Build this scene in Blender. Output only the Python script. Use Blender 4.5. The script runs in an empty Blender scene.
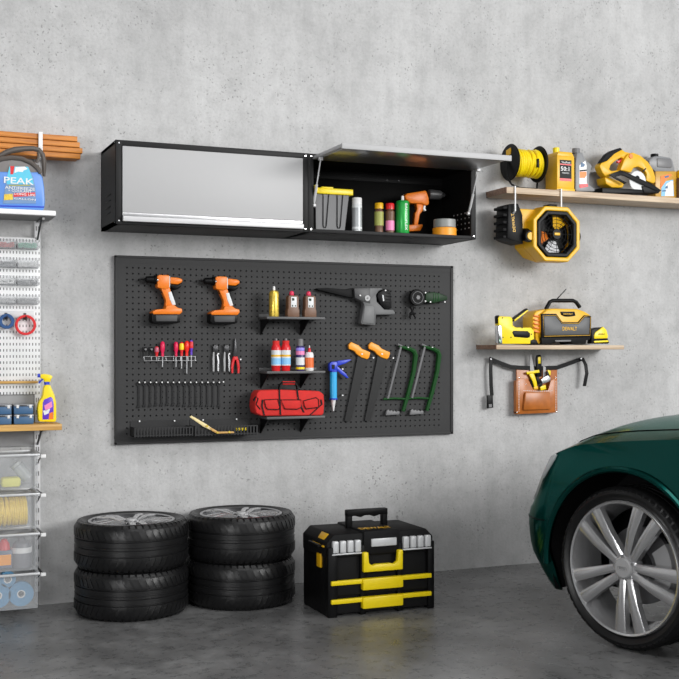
import bpy, bmesh, math, random
from math import pi, sin, cos, tan, atan, radians, hypot
from mathutils import Vector, Matrix
random.seed(7)
SC = bpy.context.scene
COL = SC.collection
# ------------------------------------------------------------------ camera
F, TH, D, H, CX, HY = 1127.0, radians(22.6), 6.92, 1.526, 339.5, 350.0
cd = bpy.data.cameras.new('camera'); cam = bpy.data.objects.new('camera', cd); COL.objects.link(cam)
cd.sensor_width = 36.0; cd.lens = 36.0*F/679.0; cd.shift_y = (HY-339.5)/679.0
cam.location = (0, -D, H); cam.rotation_euler = (pi/2, 0, -TH)
SC.camera = cam
# ------------------------------------------------------------------ world, lights, exposure
wd = bpy.data.worlds.new('world'); SC.world = wd; wd.use_nodes = True
nt = wd.node_tree; bg = nt.nodes['Background']
tc = nt.nodes.new('ShaderNodeTexCoord'); sp = nt.nodes.new('ShaderNodeSeparateXYZ')
nt.links.new(tc.outputs['Generated'], sp.inputs[0])
def wramp(sock, stops):
    r = nt.nodes.new('ShaderNodeMapRange'); r.interpolation_type = 'SMOOTHSTEP'; nt.links.new(sock, r.inputs[0])
    for k, v in zip((1, 2, 3, 4), stops): r.inputs[k].default_value = v
    return r.outputs[0]
wx = wramp(sp.outputs['X'], (-.75, .05, .22, 1.05)); wz = wramp(sp.outputs['Z'], (.10, .7, 1.0, .42))
wn = nt.nodes.new('ShaderNodeTexNoise'); wn.inputs['Scale'].default_value = 1.7; wn.inputs['Detail'].default_value = 1; nt.links.new(tc.outputs['Generated'], wn.inputs['Vector'])
wv = wramp(wn.outputs[0], (.40, .58, .55, 1.25))
m1 = nt.nodes.new('ShaderNodeMath'); m1.operation = 'MULTIPLY'; nt.links.new(wx, m1.inputs[0]); nt.links.new(wz, m1.inputs[1])
m2 = nt.nodes.new('ShaderNodeMath'); m2.operation = 'MULTIPLY'; nt.links.new(m1.outputs[0], m2.inputs[0]); nt.links.new(wv, m2.inputs[1])
bg.inputs[0].default_value = (.985, .995, 1, 1); nt.links.new(m2.outputs[0], bg.inputs[1])
def area(name, loc, target, sx, sy, power, col=(1, 1, 1)):
    l = bpy.data.lights.new(name, 'AREA'); l.shape = 'RECTANGLE'; l.size = sx; l.size_y = sy; l.energy = power; l.color = col
    o = bpy.data.objects.new(name, l); COL.objects.link(o); o.location = loc
    o.rotation_euler = (Vector(target)-Vector(loc)).to_track_quat('-Z', 'Y').to_euler()
    return o
area('garage_opening_light', (8.0, -9.3, 3.9), (3.2, 0, -.2), 5.0, 2.6, 760, (1, .995, .985))
area('left_fill_light', (-3.8, -7.6, 1.8), (2.8, 0, .7), 3.0, 2.2, 200, (1, 1, 1))  # added soft fill from an unseen source, brightens the metal reflections
area('ceiling_panel_light', (1.6, -4.2, 4.6), (2.2, -1.6, 0), 3.0, 1.6, 60, (1, 1, 1))
SC.view_settings.view_transform = 'Standard'; SC.view_settings.look = 'None'
SC.view_settings.gamma = 1; SC.view_settings.use_curve_mapping = False
SC.view_settings.exposure = 0.0

# ------------------------------------------------------------------ photo column/row -> point on a plane parallel to the wall
def WX(px, off): return (D-off)*tan(atan((px-CX)/F)+TH)
def ZC(px, off):
    a = atan((px-CX)/F); return (D-off)/cos(a+TH)*cos(a)
def WZ(px, py, off): return H+(HY-py)/F*ZC(px, off)
def mpp(px, off): return ZC(px, off)/F
def PP(pts, off): return [(WX(x, off), WZ(x, y, off)) for x, y in pts]
def CR(ox, oy, s): return lambda pts: [(ox+x/s, oy+y/s) for x, y in pts]

# ------------------------------------------------------------------ materials
MATS = {}
def mat(name, col, rough=.5, metal=0., var=.06, bump=.0, scale=40, coat=0., alpha=1., spec=.5, trans=0.):
    if name in MATS: return MATS[name]
    m = bpy.data.materials.new(name); m.use_nodes = True; n = m.node_tree.nodes; L = m.node_tree.links
    b = n['Principled BSDF']; t = n.new('ShaderNodeTexCoord'); no = n.new('ShaderNodeTexNoise')
    no.inputs['Scale'].default_value = scale; no.inputs['Detail'].default_value = 4
    L.new(t.outputs['Object'], no.inputs['Vector'])
    r = n.new('ShaderNodeMapRange'); r.inputs[3].default_value = 1-var; r.inputs[4].default_value = 1+var
    L.new(no.outputs[0], r.inputs[0])
    mx = n.new('ShaderNodeVectorMath'); mx.operation = 'SCALE'; mx.inputs[0].default_value = col
    L.new(r.outputs[0], mx.inputs['Scale']); L.new(mx.outputs[0], b.inputs['Base Color'])
    r2 = n.new('ShaderNodeMapRange'); r2.inputs[3].default_value = max(0, rough-.05); r2.inputs[4].default_value = min(1, rough+.05)
    L.new(no.outputs[0], r2.inputs[0]); L.new(r2.outputs[0], b.inputs['Roughness'])
    b.inputs['Metallic'].default_value = metal; b.inputs['Coat Weight'].default_value = coat; b.inputs['Coat Roughness'].default_value = .04
    b.inputs['Alpha'].default_value = alpha; b.inputs['Specular IOR Level'].default_value = spec
    b.inputs['Transmission Weight'].default_value = trans
    if bump:
        bp = n.new('ShaderNodeBump'); bp.inputs['Strength'].default_value = bump; bp.inputs['Distance'].default_value = .002
        L.new(no.outputs[0], bp.inputs['Height']); L.new(bp.outputs[0], b.inputs['Normal'])
    MATS[name] = m; return m
def ramp(n, stops):
    r = n.new('ShaderNodeValToRGB'); e = r.color_ramp.elements
    while len(e) < len(stops): e.new(.5)
    for i, (p, c) in enumerate(stops):
        e[i].position = p; e[i].color = (c, c, c, 1) if not isinstance(c, tuple) else (*c, 1)
    return r
def concrete_wall():
    m = bpy.data.materials.new('concrete_wall'); m.use_nodes = True; n = m.node_tree.nodes; L = m.node_tree.links; b = n['Principled BSDF']
    t = n.new('ShaderNodeTexCoord')
    def noise(sc, det, ro=.6, vec=None, mapping=None):
        x = n.new('ShaderNodeTexNoise'); x.inputs['Scale'].default_value = sc; x.inputs['Detail'].default_value = det; x.inputs['Roughness'].default_value = ro
        src = t.outputs['Object']
        if mapping:
            mp = n.new('ShaderNodeMapping'); mp.inputs['Scale'].default_value = mapping; L.new(src, mp.inputs[0]); src = mp.outputs[0]
        L.new(src, x.inputs['Vector']); return x
    big = noise(1.1, 6, .62, mapping=(1.0, 1, .8)); med = noise(7, 8, .7); fine = noise(55, 5, .65); streak = noise(5, 4, .6, mapping=(2.2, 1, .35))
    rb = ramp(n, [(.3, (.40, .40, .40)), (.5, (.475, .475, .475)), (.72, (.55, .55, .55))]); L.new(big.outputs[0], rb.inputs[0])
    rm = ramp(n, [(.3, .84), (.52, 1.), (.75, 1.08)]); L.new(med.outputs[0], rm.inputs[0])
    rf = ramp(n, [(.25, .88), (.5, 1.), (.8, 1.06)]); L.new(fine.outputs[0], rf.inputs[0])
    rs = ramp(n, [(.3, .94), (.6, 1.04)]); L.new(streak.outputs[0], rs.inputs[0])
    # air-bubble pits, gathered in patches
    vo = n.new('ShaderNodeTexVoronoi'); vo.inputs['Scale'].default_value = 48
    wj = noise(20, 2); ad = n.new('ShaderNodeVectorMath'); ad.operation = 'MULTIPLY_ADD'; ad.inputs[1].default_value = (.05, .05, .05)
    L.new(wj.outputs['Color'], ad.inputs[0]); L.new(t.outputs['Object'], ad.inputs[2]); L.new(ad.outputs[0], vo.inputs['Vector'])
    rv = ramp(n, [(.16, 1.), (.34, 0.)]); L.new(vo.outputs['Distance'], rv.inputs[0])
    pm = noise(2.6, 5, .7); rpm = ramp(n, [(.44, 0.), (.60, 1.)]); L.new(pm.outputs[0], rpm.inputs[0])
    cellr = n.new('ShaderNodeSeparateColor'); L.new(vo.outputs['Color'], cellr.inputs[0])
    rc = ramp(n, [(.30, 0.), (.6, 1.)]); L.new(cellr.outputs[0], rc.inputs[0])
    pit = n.new('ShaderNodeMath'); pit.operation = 'MULTIPLY'; L.new(rv.outputs[0], pit.inputs[0]); L.new(rpm.outputs[0], pit.inputs[1])
    pit2 = n.new('ShaderNodeMath'); pit2.operation = 'MULTIPLY'; L.new(pit.outputs[0], pit2.inputs[0]); L.new(rc.outputs[0], pit2.inputs[1])
    cur = rb.outputs[0]
    for r in (rm, rf, rs):
        mx = n.new('ShaderNodeVectorMath'); mx.operation = 'MULTIPLY'; L.new(cur, mx.inputs[0]); L.new(r.outputs[0], mx.inputs[1]); cur = mx.outputs[0]
    mm = n.new('ShaderNodeMix'); mm.data_type = 'RGBA'; pf = n.new('ShaderNodeMath'); pf.operation = 'MULTIPLY'; pf.inputs[1].default_value = .6
    L.new(pit2.outputs[0], pf.inputs[0]); L.new(pf.outputs[0], mm.inputs[0]); L.new(cur, mm.inputs[6]); mm.inputs[7].default_value = (.15, .15, .15, 1)
    L.new(mm.outputs[2], b.inputs['Base Color']); b.inputs['Roughness'].default_value = .8; b.inputs['Specular IOR Level'].default_value = .25
    h = n.new('ShaderNodeMath'); h.operation = 'MULTIPLY_ADD'; h.inputs[1].default_value = -.6; L.new(pit2.outputs[0], h.inputs[0]); L.new(fine.outputs[0], h.inputs[2])
    bp = n.new('ShaderNodeBump'); bp.inputs['Strength'].default_value = .5; bp.inputs['Distance'].default_value = .005
    L.new(h.outputs[0], bp.inputs['Height']); L.new(bp.outputs[0], b.inputs['Normal'])
    return m
def concrete_floor():
    m = bpy.data.materials.new('polished_concrete_floor'); m.use_nodes = True; n = m.node_tree.nodes; L = m.node_tree.links; b = n['Principled BSDF']
    t = n.new('ShaderNodeTexCoord')
    def noise(sc, det, ro):
        x = n.new('ShaderNodeTexNoise'); x.inputs['Scale'].default_value = sc; x.inputs['Detail'].default_value = det; x.inputs['Roughness'].default_value = ro; x.inputs['Distortion'].default_value = .4
        L.new(t.outputs['Object'], x.inputs['Vector']); return x
    a = noise(1.6, 9, .66); c = noise(14, 8, .7); e = noise(120, 3, .6)
    ra = ramp(n, [(.3, (.095, .095, .096)), (.5, (.165, .165, .166)), (.7, (.27, .27, .271))]); L.new(a.outputs[0], ra.inputs[0])
    rc = ramp(n, [(.3, .7), (.55, 1.), (.75, 1.35)]); L.new(c.outputs[0], rc.inputs[0])
    re = ramp(n, [(.3, .88), (.7, 1.12)]); L.new(e.outputs[0], re.inputs[0])
    cur = ra.outputs[0]
    for r in (rc, re):
        mx = n.new('ShaderNodeVectorMath'); mx.operation = 'MULTIPLY'; L.new(cur, mx.inputs[0]); L.new(r.outputs[0], mx.inputs[1]); cur = mx.outputs[0]
    L.new(cur, b.inputs['Base Color'])
    rr = ramp(n, [(.3, .2), (.7, .42)]); L.new(c.outputs[0], rr.inputs[0]); L.new(rr.outputs[0], b.inputs['Roughness'])
    bp = n.new('ShaderNodeBump'); bp.inputs['Strength'].default_value = .05; bp.inputs['Distance'].default_value = .004
    L.new(c.outputs[0], bp.inputs['Height']); L.new(bp.outputs[0], b.inputs['Normal'])
    return m
def wood(name, c1, c2, axis_scale=(.8, 14, 14), rough=.5):
    m = bpy.data.materials.new(name); m.use_nodes = True; n = m.node_tree.nodes; L = m.node_tree.links; b = n['Principled BSDF']
    t = n.new('ShaderNodeTexCoord'); mp = n.new('ShaderNodeMapping'); mp.inputs['Scale'].default_value = axis_scale; L.new(t.outputs['Object'], mp.inputs[0])
    x = n.new('ShaderNodeTexNoise'); x.inputs['Scale'].default_value = 4; x.inputs['Detail'].default_value = 6; x.inputs['Distortion'].default_value = .8; L.new(mp.outputs[0], x.inputs['Vector'])
    r = ramp(n, [(.3, c1), (.68, c2)]); L.new(x.outputs[0], r.inputs[0]); L.new(r.outputs[0], b.inputs['Base Color']); b.inputs['Roughness'].default_value = rough
    bp = n.new('ShaderNodeBump'); bp.inputs['Strength'].default_value = .15; bp.inputs['Distance'].default_value = .002; L.new(x.outputs[0], bp.inputs['Height']); L.new(bp.outputs[0], b.inputs['Normal'])
    MATS[name] = m; return m
def slotted_white():
    m = bpy.data.materials.new('white_slotted_metal'); m.use_nodes = True; n = m.node_tree.nodes; L = m.node_tree.links; b = n['Principled BSDF']
    t = n.new('ShaderNodeTexCoord'); s = n.new('ShaderNodeSeparateXYZ'); L.new(t.outputs['Object'], s.inputs[0])
    def band(sock, pitch, width):
        a = n.new('ShaderNodeMath'); a.operation = 'DIVIDE'; a.inputs[1].default_value = pitch; L.new(sock, a.inputs[0])
        f = n.new('ShaderNodeMath'); f.operation = 'FRACT'; L.new(a.outputs[0], f.inputs[0])
        g = n.new('ShaderNodeMath'); g.operation = 'LESS_THAN'; g.inputs[1].default_value = width; L.new(f.outputs[0], g.inputs[0]); return g
    g1 = band(s.outputs['X'], .0185, .32); g2 = band(s.outputs['Z'], .0362, .42)
    mu = n.new('ShaderNodeMath'); mu.operation = 'MULTIPLY'; L.new(g1.outputs[0], mu.inputs[0]); L.new(g2.outputs[0], mu.inputs[1])
    no = n.new('ShaderNodeTexNoise'); no.inputs['Scale'].default_value = 8; L.new(t.outputs['Object'], no.inputs['Vector'])
    r = ramp(n, [(.3, (.70, .705, .71)), (.7, (.78, .785, .79))]); L.new(no.outputs[0], r.inputs[0])
    mm = n.new('ShaderNodeMix'); mm.data_type = 'RGBA'; L.new(mu.outputs[0], mm.inputs[0]); L.new(r.outputs[0], mm.inputs[6]); mm.inputs[7].default_value = (.12, .12, .125, 1)
    L.new(mm.outputs[2], b.inputs['Base Color']); b.inputs['Roughness'].default_value = .4
    return m
M = {}
M['wall'] = concrete_wall(); M['floor'] = concrete_floor(); M['slots'] = slotted_white()
M['blackmetal'] = mat('black_powder_coated_steel', (.013, .013, .0135), .5, .0, .12, .1, 90, spec=.2)
M['cabin'] = mat('black_cabinet_interior', (.006, .006, .006), .7, spec=.1)
M['greymetal'] = mat('light_grey_steel', (.42, .42, .425), .5, 0, .02)
M['greylip'] = mat('pale_aluminium', (.60, .60, .61), .4, .1, .03)
M['greydark'] = mat('mid_grey_plastic', (.16, .16, .165), .5)
M['peg'] = mat('charcoal_pegboard', (.046, .0462, .047), .55, .0, .12, .05, 60, spec=.15)
M['chrome'] = mat('chrome', (.75, .75, .76), .16, 1., .03)
M['steel'] = mat('brushed_steel', (.5, .5, .51), .3, .9, .08)
M['darksteel'] = mat('dark_tool_steel', (.05, .05, .053), .35, .5, .1)
M['black'] = mat('black_plastic', (.0045, .0045, .005), .42, spec=.16)
M['blackmat'] = mat('matt_black_plastic', (.008, .008, .0085), .6, bump=.15, spec=.16)
M['orange'] = mat('orange_plastic', (.84, .20, .006), .38)
M['lorange'] = mat('bright_orange_plastic', (.95, .36, .02), .4)
M['yellow'] = mat('yellow_plastic', (.80, .44, .004), .38)
M['byellow'] = mat('bright_yellow_plastic', (.92, .70, .004), .36)
M['white'] = mat('white_paint', (.80, .80, .80), .4)
M['red'] = mat('red_plastic', (.68, .015, .02), .32)
M['redfab'] = mat('red_fabric', (.62, .022, .018), .8, 0, .2, .5, 30)
M['blue'] = mat('blue_plastic', (.02, .05, .55), .35)
M['cyan'] = mat('bright_blue_tube', (.03, .42, .80), .3)
M['purple'] = mat('violet_plastic', (.12, .04, .55), .35)
M['green'] = mat('green_paint', (.004, .062, .008), .5, spec=.3)
M['dgreen'] = mat('dark_green_plastic', (.008, .032, .010), .5, spec=.3)
M['cangreen'] = mat('green_can', (.015, .38, .06), .3, .2)
M['gold'] = mat('gold_can', (.72, .52, .08), .28, .6, .2)
M['brown'] = mat('brown_plastic', (.16, .080, .045), .45)
M['label'] = mat('pale_label', (.72, .74, .75), .5, 0, .12, 0, 200)
M['leather'] = mat('brown_leather', (.42, .125, .018), .33, 0, .3, .3, 25)
M['rubber'] = mat('tyre_rubber', (.008, .008, .0085), .36, 0, .15, .1, 60, spec=.35)
M['paint'] = mat('dark_green_car_paint', (.0015, .062, .053), .22, .8, .0, 0, 40, .22)
M['alloy'] = mat('silver_alloy', (.64, .64, .65), .24, .75, 0)
M['clear'] = mat('frosted_clear_plastic', (.66, .68, .70), .3, 0, .02, alpha=.17)
M['clearjar'] = mat('clear_jar_plastic', (.6, .64, .64), .2, 0, .02, alpha=.4)
M['olive'] = mat('olive_label', (.36, .38, .09), .5)
M['pink'] = mat('pink_label', (.85, .25, .50), .4)
M['navy'] = mat('steel_blue_plastic', (.045, .12, .24), .4)
M['tapeblue'] = mat('blue_masking_tape', (.10, .28, .47), .6, 0, .12, 0, 90)
M['jugblue'] = mat('sky_blue_jug', (.11, .28, .72), .35)
M['darkjug'] = mat('dark_taupe_plastic', (.10, .085, .075), .4)
M['greyjug'] = mat('grey_bottle_plastic', (.23, .235, .245), .4)
M['ochre'] = mat('ochre_bottle_plastic', (.55, .30, .03), .35)
M['lblue'] = mat('light_blue_label', (.25, .55, .85), .5)
M['clip'] = mat('clear_organizer_plastic', (.62, .63, .64), .3, .1)
wood('light_wood', (.42, .30, .20), (.66, .53, .38)); wood('end_grain_wood', (.13, .07, .045), (.28, .16, .10), (14, 14, 14))
wood('orange_lumber', (.26, .065, .005), (.74, .27, .022)); wood('oak_shelf', (.45, .23, .05), (.66, .40, .12))
wood('folding_rule_wood', (.75, .60, .28), (.85, .72, .38))
for k in ('light_wood', 'end_grain_wood', 'orange_lumber', 'oak_shelf', 'folding_rule_wood'): M[k] = MATS[k]

M['paint'].node_tree.nodes['Principled BSDF'].inputs['Specular Tint'].default_value = (.10, .42, .34, 1)
# ------------------------------------------------------------------ mesh builder
class MB:
    def __init__(s): s.bm = bmesh.new(); s.mi = 0
    def m(s, i): s.mi = i; return s
    def _add(s, t):
        for f in t.faces: f.material_index = s.mi
        me = bpy.data.meshes.new('tmp'); t.to_mesh(me); t.free(); s.bm.from_mesh(me); bpy.data.meshes.remove(me); return s
    def raw(s, vs, fs, X=None):
        t = bmesh.new(); V = [t.verts.new(X @ Vector(v) if X else v) for v in vs]
        for f in fs:
            try: t.faces.new([V[i] for i in f])
            except ValueError: pass
        bmesh.ops.recalc_face_normals(t, faces=t.faces); return s._add(t)
    def box(s, x0, x1, y0, y1, z0, z1, bev=0, X=None, seg=2):
        t = bmesh.new(); bmesh.ops.create_cube(t, size=1)
        for v in t.verts: v.co = Vector(((x0+x1)/2+v.co.x*(x1-x0), (y0+y1)/2+v.co.y*(y1-y0), (z0+z1)/2+v.co.z*(z1-z0)))
        if bev: bmesh.ops.bevel(t, geom=t.edges[:], offset=bev, segments=seg, profile=.5, affect='EDGES')
        if X:
            for v in t.verts: v.co = X @ v.co
        bmesh.ops.recalc_face_normals(t, faces=t.faces)
        return s._add(t)
    def prism(s, pts, ya, yb, bev=0, X=None, seg=2):
        """outline in x,z drawn out from y=ya to y=yb"""
        t = bmesh.new(); a = [t.verts.new((x, ya, z)) for x, z in pts]; b = [t.verts.new((x, yb, z)) for x, z in pts]; n = len(pts)
        t.faces.new(a); t.faces.new(b[::-1])
        for i in range(n): t.faces.new((a[i], b[i], b[(i+1) % n], a[(i+1) % n]))
        bmesh.ops.recalc_face_normals(t, faces=t.faces)
        if bev: bmesh.ops.bevel(t, geom=t.edges[:], offset=bev, segments=seg, profile=.5, affect='EDGES', clamp_overlap=True)
        if X:
            for v in t.verts: v.co = X @ v.co
        return s._add(t)
    def pr(s, px, off, th, bev=0):
        """outline given by photo points on the plane at distance off from the wall, th deep"""
        return s.prism(PP(px, off), -off, -off+th, bev)
    def lathe(s, prof, c=(0, 0, 0), axis=(0, 0, 1), n=24, X=None):
        q = Vector((0, 0, 1)).rotation_difference(Vector(axis)).to_matrix().to_4x4(); q = Matrix.Translation(c) @ q
        if X: q = X @ q
        vs = []; fs = []
        for r, z in prof:
            for k in range(n): vs.append(q @ Vector((r*cos(2*pi*k/n), r*sin(2*pi*k/n), z)))
        for i in range(len(prof)-1):
            for k in range(n): fs.append((i*n+k, i*n+(k+1) % n, (i+1)*n+(k+1) % n, (i+1)*n+k))
        if prof[0][0] > 1e-5: fs.append(tuple(range(n))[::-1])
        if prof[-1][0] > 1e-5: fs.append(tuple((len(prof)-1)*n+k for k in range(n)))
        t = bmesh.new(); V = [t.verts.new(v) for v in vs]
        for f in fs: t.faces.new([V[i] for i in f])
        bmesh.ops.remove_doubles(t, verts=t.verts, dist=1e-6); bmesh.ops.recalc_face_normals(t, faces=t.faces); return s._add(t)
    def ring(s, prof, c, axis, n=32, X=None):
        """closed profile (r,z) swept round the axis"""
        q = Matrix.Translation(c) @ Vector((0, 0, 1)).rotation_difference(Vector(axis)).to_matrix().to_4x4()
        if X: q = X @ q
        m = len(prof); vs = [q @ Vector((r*cos(2*pi*k/n), r*sin(2*pi*k/n), z)) for r, z in prof for k in range(n)]
        fs = [(i*n+k, i*n+(k+1) % n, ((i+1) % m)*n+(k+1) % n, ((i+1) % m)*n+k) for i in range(m) for k in range(n)]
        return s.raw(vs, fs)
    def cyl(s, p0, p1, r0, r1=None, n=16, bev=0):
        p0 = Vector(p0); p1 = Vector(p1); d = p1-p0; r1 = r0 if r1 is None else r1
        b = bev; L = d.length
        prof = [(r0, 0), (r1, L)] if not b else [(r0-b, 0), (r0, b), (r1, L-b), (r1-b, L)]
        return s.lathe(prof, p0, d.normalized(), n)
    def tube(s, path, r, n=8, closed=False):
        P = [Vector(p) for p in path]; vs = []; fs = []; m = len(P); up = None
        for i, p in enumerate(P):
            a = P[i-1] if (i > 0 or closed) else P[i]; b = P[(i+1) % m] if (i < m-1 or closed) else P[i]
            d = (b-a).normalized()
            if up is None:
                up = Vector((0, 0, 1)) if abs(d.z) < .9 else Vector((0, 1, 0))
            u = (up-d*up.dot(d)); 
            if u.length < 1e-4: u = Vector((1, 0, 0))-d*d.x
            u.normalize(); w = d.cross(u); up = u
            rr = r[i] if isinstance(r, (list, tuple)) else r
            for k in range(n): vs.append(p+u*rr*cos(2*pi*k/n)+w*rr*sin(2*pi*k/n))
        for i in range(m if closed else m-1):
            j = (i+1) % m
            for k in range(n): fs.append((i*n+k, i*n+(k+1) % n, j*n+(k+1) % n, j*n+k))
        if not closed: fs += [tuple(range(n)), tuple((m-1)*n+k for k in range(n))]
        return s.raw(vs, fs)
    def ribbon(s, path, w, th):
        """flat strap: path points with width direction w (vector) and thickness"""
        P = [Vector(p) for p in path]; w = Vector(w); vs = []; fs = []
        for i, p in enumerate(P):
            a = P[max(0, i-1)]; b = P[min(len(P)-1, i+1)]; nrm = (b-a).normalized().cross(w.normalized()).normalized()*th/2
            vs += [p-w/2-nrm, p+w/2-nrm, p+w/2+nrm, p-w/2+nrm]
        for i in range(len(P)-1):
            for k in range(4): fs.append((4*i+k, 4*i+(k+1) % 4, 4*i+4+(k+1) % 4, 4*i+4+k))
        e = 4*(len(P)-1); fs += [(0, 1, 2, 3), (e, e+1, e+2, e+3)]
        return s.raw(vs, fs)
def part(name, mb, mats, parent=None, smooth=35, label=None):
    me = bpy.data.meshes.new(name); bm = mb.bm
    if parent is not None:
        o0 = origin(parent)
        for v in bm.verts: v.co -= o0
    else: o0 = Vector((0, 0, 0))
    bm.to_mesh(me); bm.free()
    for x in (mats if isinstance(mats, (list, tuple)) else [mats]): me.materials.append(M[x] if isinstance(x, str) else x)
    for p in me.polygons: p.use_smooth = True
    me.set_sharp_from_angle(angle=radians(smooth))
    o = bpy.data.objects.new(name, me); COL.objects.link(o)
    if parent is not None: o.parent = parent
    if label: o['label'] = label
    return o
def origin(o):
    v = Vector(o.location)
    while o.parent: o = o.parent; v = v+Vector(o.location)
    return v
def thing(name, label, cat, loc, group=None):
    o = bpy.data.objects.new(name, None); COL.objects.link(o); o.empty_display_size = .05
    o.location = loc; o['label'] = label; o['category'] = cat
    if group: o['group'] = group
    return o
def solo(name, mb, mats, label, cat, loc, group=None, kind=None, smooth=35):
    """a thing that is one mesh; its origin sits at loc"""
    bm = mb.bm; lv = Vector(loc)
    for v in bm.verts: v.co -= lv
    o = part(name, mb, mats, None, smooth); o.location = loc; o['label'] = label; o['category'] = cat
    if group: o['group'] = group
    if kind: o['kind'] = kind
    return o
def struct(name, mb, mats):
    o = part(name, mb, mats); o['kind'] = 'structure'; return o
def copytree(o, parent=None):
    c = o.copy(); COL.objects.link(c)
    if parent is not None: c.parent = parent
    for ch in list(o.children): copytree(ch, c)
    return c
def dup(o, dloc, label, group=None):
    c = copytree(o); c.location = Vector(o.location)+Vector(dloc); c['label'] = label
    if group: c['group'] = group
    return c
ORD = ['first', 'second', 'third', 'fourth', 'fifth', 'sixth', 'seventh', 'eighth', 'ninth', 'tenth', 'eleventh', 'twelfth', 'thirteenth', 'fourteenth', 'fifteenth', 'sixteenth']
FONT = None
def text(s, loc, size, m, parent, width=None, rot=0, wrap=None, ext=.0008, X=None, name='lettering', squash=None):
    """raised lettering standing in the x,z plane facing -y; width stretches it to a given length"""
    c = bpy.data.curves.new('t', 'FONT'); c.body = s; c.size = 1; c.align_x = 'CENTER'; c.align_y = 'CENTER'; c.extrude = 0; c.resolution_u = 2; c.offset = .012
    t = bpy.data.objects.new('t', c); COL.objects.link(t); dg = bpy.context.evaluated_depsgraph_get()
    me = bpy.data.meshes.new_from_object(t.evaluated_get(dg)); bpy.data.objects.remove(t); bpy.data.curves.remove(c)
    xs = [v.co.x for v in me.vertices]; ys = [v.co.y for v in me.vertices]
    cx = (min(xs)+max(xs))/2; cy = (min(ys)+max(ys))/2; sx = (width/(max(xs)-min(xs))) if width else size; sy = size/(max(ys)-min(ys))
    if not width: sx = sy
    bm = bmesh.new(); bm.from_mesh(me); bpy.data.meshes.remove(me)
    r = bmesh.ops.extrude_face_region(bm, geom=bm.faces[:]); ev = [g for g in r['geom'] if isinstance(g, bmesh.types.BMVert)]
    for v in bm.verts: v.co = Vector(((v.co.x-cx)*sx, (v.co.y-cy)*sy, 0))
    for v in ev: v.co.z = ext
    for v in bm.verts:
        x, z, d = v.co.x, v.co.y, v.co.z
        x, z = x*cos(rot)-z*sin(rot), x*sin(rot)+z*cos(rot)
        if wrap: a = x/wrap; p = Vector(((wrap+d)*sin(a), wrap-(wrap+d)*cos(a), z))
        else: p = Vector((x, -d, z))
        if X: p = X @ p
        v.co = p+Vector(loc)
    bmesh.ops.recalc_face_normals(bm, faces=bm.faces)
    mb = MB(); mb.bm.free(); mb.bm = bm
    return part(name, mb, m, parent)

# ================================================================== SETTING
mb = MB(); mb.box(-5, 12, 0, .2, 0, 5.2); struct('wall_back', mb, 'wall')
mb = MB(); mb.box(-5, 12, -11, .2, -.1, 0); struct('floor', mb, 'floor')

# ================================================================== CAR (nose towards the wall, seen along its left flank)
CW = Vector((3.515, -2.18, 0)); CA = radians(-15)
CF = Matrix.Translation(CW) @ Matrix(((sin(CA), cos(CA), 0, 0), (cos(CA), -sin(CA), 0, 0), (0, 0, 1, 0), (0, 0, 0, 1)))   # u forward, v inward, z up
def spl(xs, ys, x):
    n = len(xs)
    if x <= xs[0]: return ys[0]
    if x >= xs[-1]: return ys[-1]
    i = max(k for k in range(n-1) if xs[k] <= x)
    def sl(k):
        if k == 0: return (ys[1]-ys[0])/(xs[1]-xs[0])
        if k == n-1: return (ys[-1]-ys[-2])/(xs[-1]-xs[-2])
        a = (ys[k]-ys[k-1])/(xs[k]-xs[k-1]); b = (ys[k+1]-ys[k])/(xs[k+1]-xs[k]); return 0 if a*b <= 0 else 2*a*b/(a+b)
    h = xs[i+1]-xs[i]; t = (x-xs[i])/h; m0 = sl(i)*h; m1 = sl(i+1)*h
    return (2*t**3-3*t*t+1)*ys[i]+(t**3-2*t*t+t)*m0+(-2*t**3+3*t*t)*ys[i+1]+(t**3-t*t)*m1
WBASE, WR, AR, CWID, UT = -3.15, .414, .50, 2.08, -4.15
def arch_z(u):
    z = .215
    for c in (0, WBASE):
        d = abs(u-c)
        if d < AR: z = max(z, .414+math.sqrt(AR*AR-d*d))
    return z
def car_shell():
    # half plan: path round the car from the tail centre, along the flank, to the nose centre, as (u, v, s) where s tells the flank
    # stations parametrised along the outline; each column climbs from the sill to the centre line
    st = []
    us = sorted(set([round(UT+.45+i*.05, 3) for i in range(200) if UT+.45+i*.05 < .56] +
                    [c+AR*cos(pi*k/24) for c in (0, WBASE) for k in range(25)] + [c+s*(AR+.004) for c in (0, WBASE) for s in (-1, 1)]))
    tail = [(UT, 1.04), (UT+.01, .8), (UT+.04, .5), (UT+.10, .27), (UT+.2, .11), (UT+.34, .03)]
    nose = [(.60, .014), (.67, .050), (.735, .11), (.80, .20), (.86, .32), (.91, .5), (.945, .72), (.96, 1.04)]
    def inside(u): return (0, 1)
    cols = []
    for (u, v) in tail: cols.append((u, v, 't'))
    for u in us: cols.append((u, 0., 's'))
    for (u, v) in nose: cols.append((u, v, 'n'))
    return cols
def shoulder(u): return spl([-4.2, -3.6, -2.5, -1, -.5, 0, .4, .7, .95, 1.05], [1.02, 1.10, 1.10, 1.10, 1.095, 1.06, 1.005, .935, .87, .83], u)
def centre_z(u): return spl([-4.2, -3.9, -3.2, -2, -.9, -.4, 0, .4, .7, .9, 1.05], [1.05, 1.13, 1.18, 1.20, 1.22, 1.21, 1.19, 1.14, 1.065, .97, .85], u)
cols = car_shell(); VS = []; NR = 26
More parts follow.
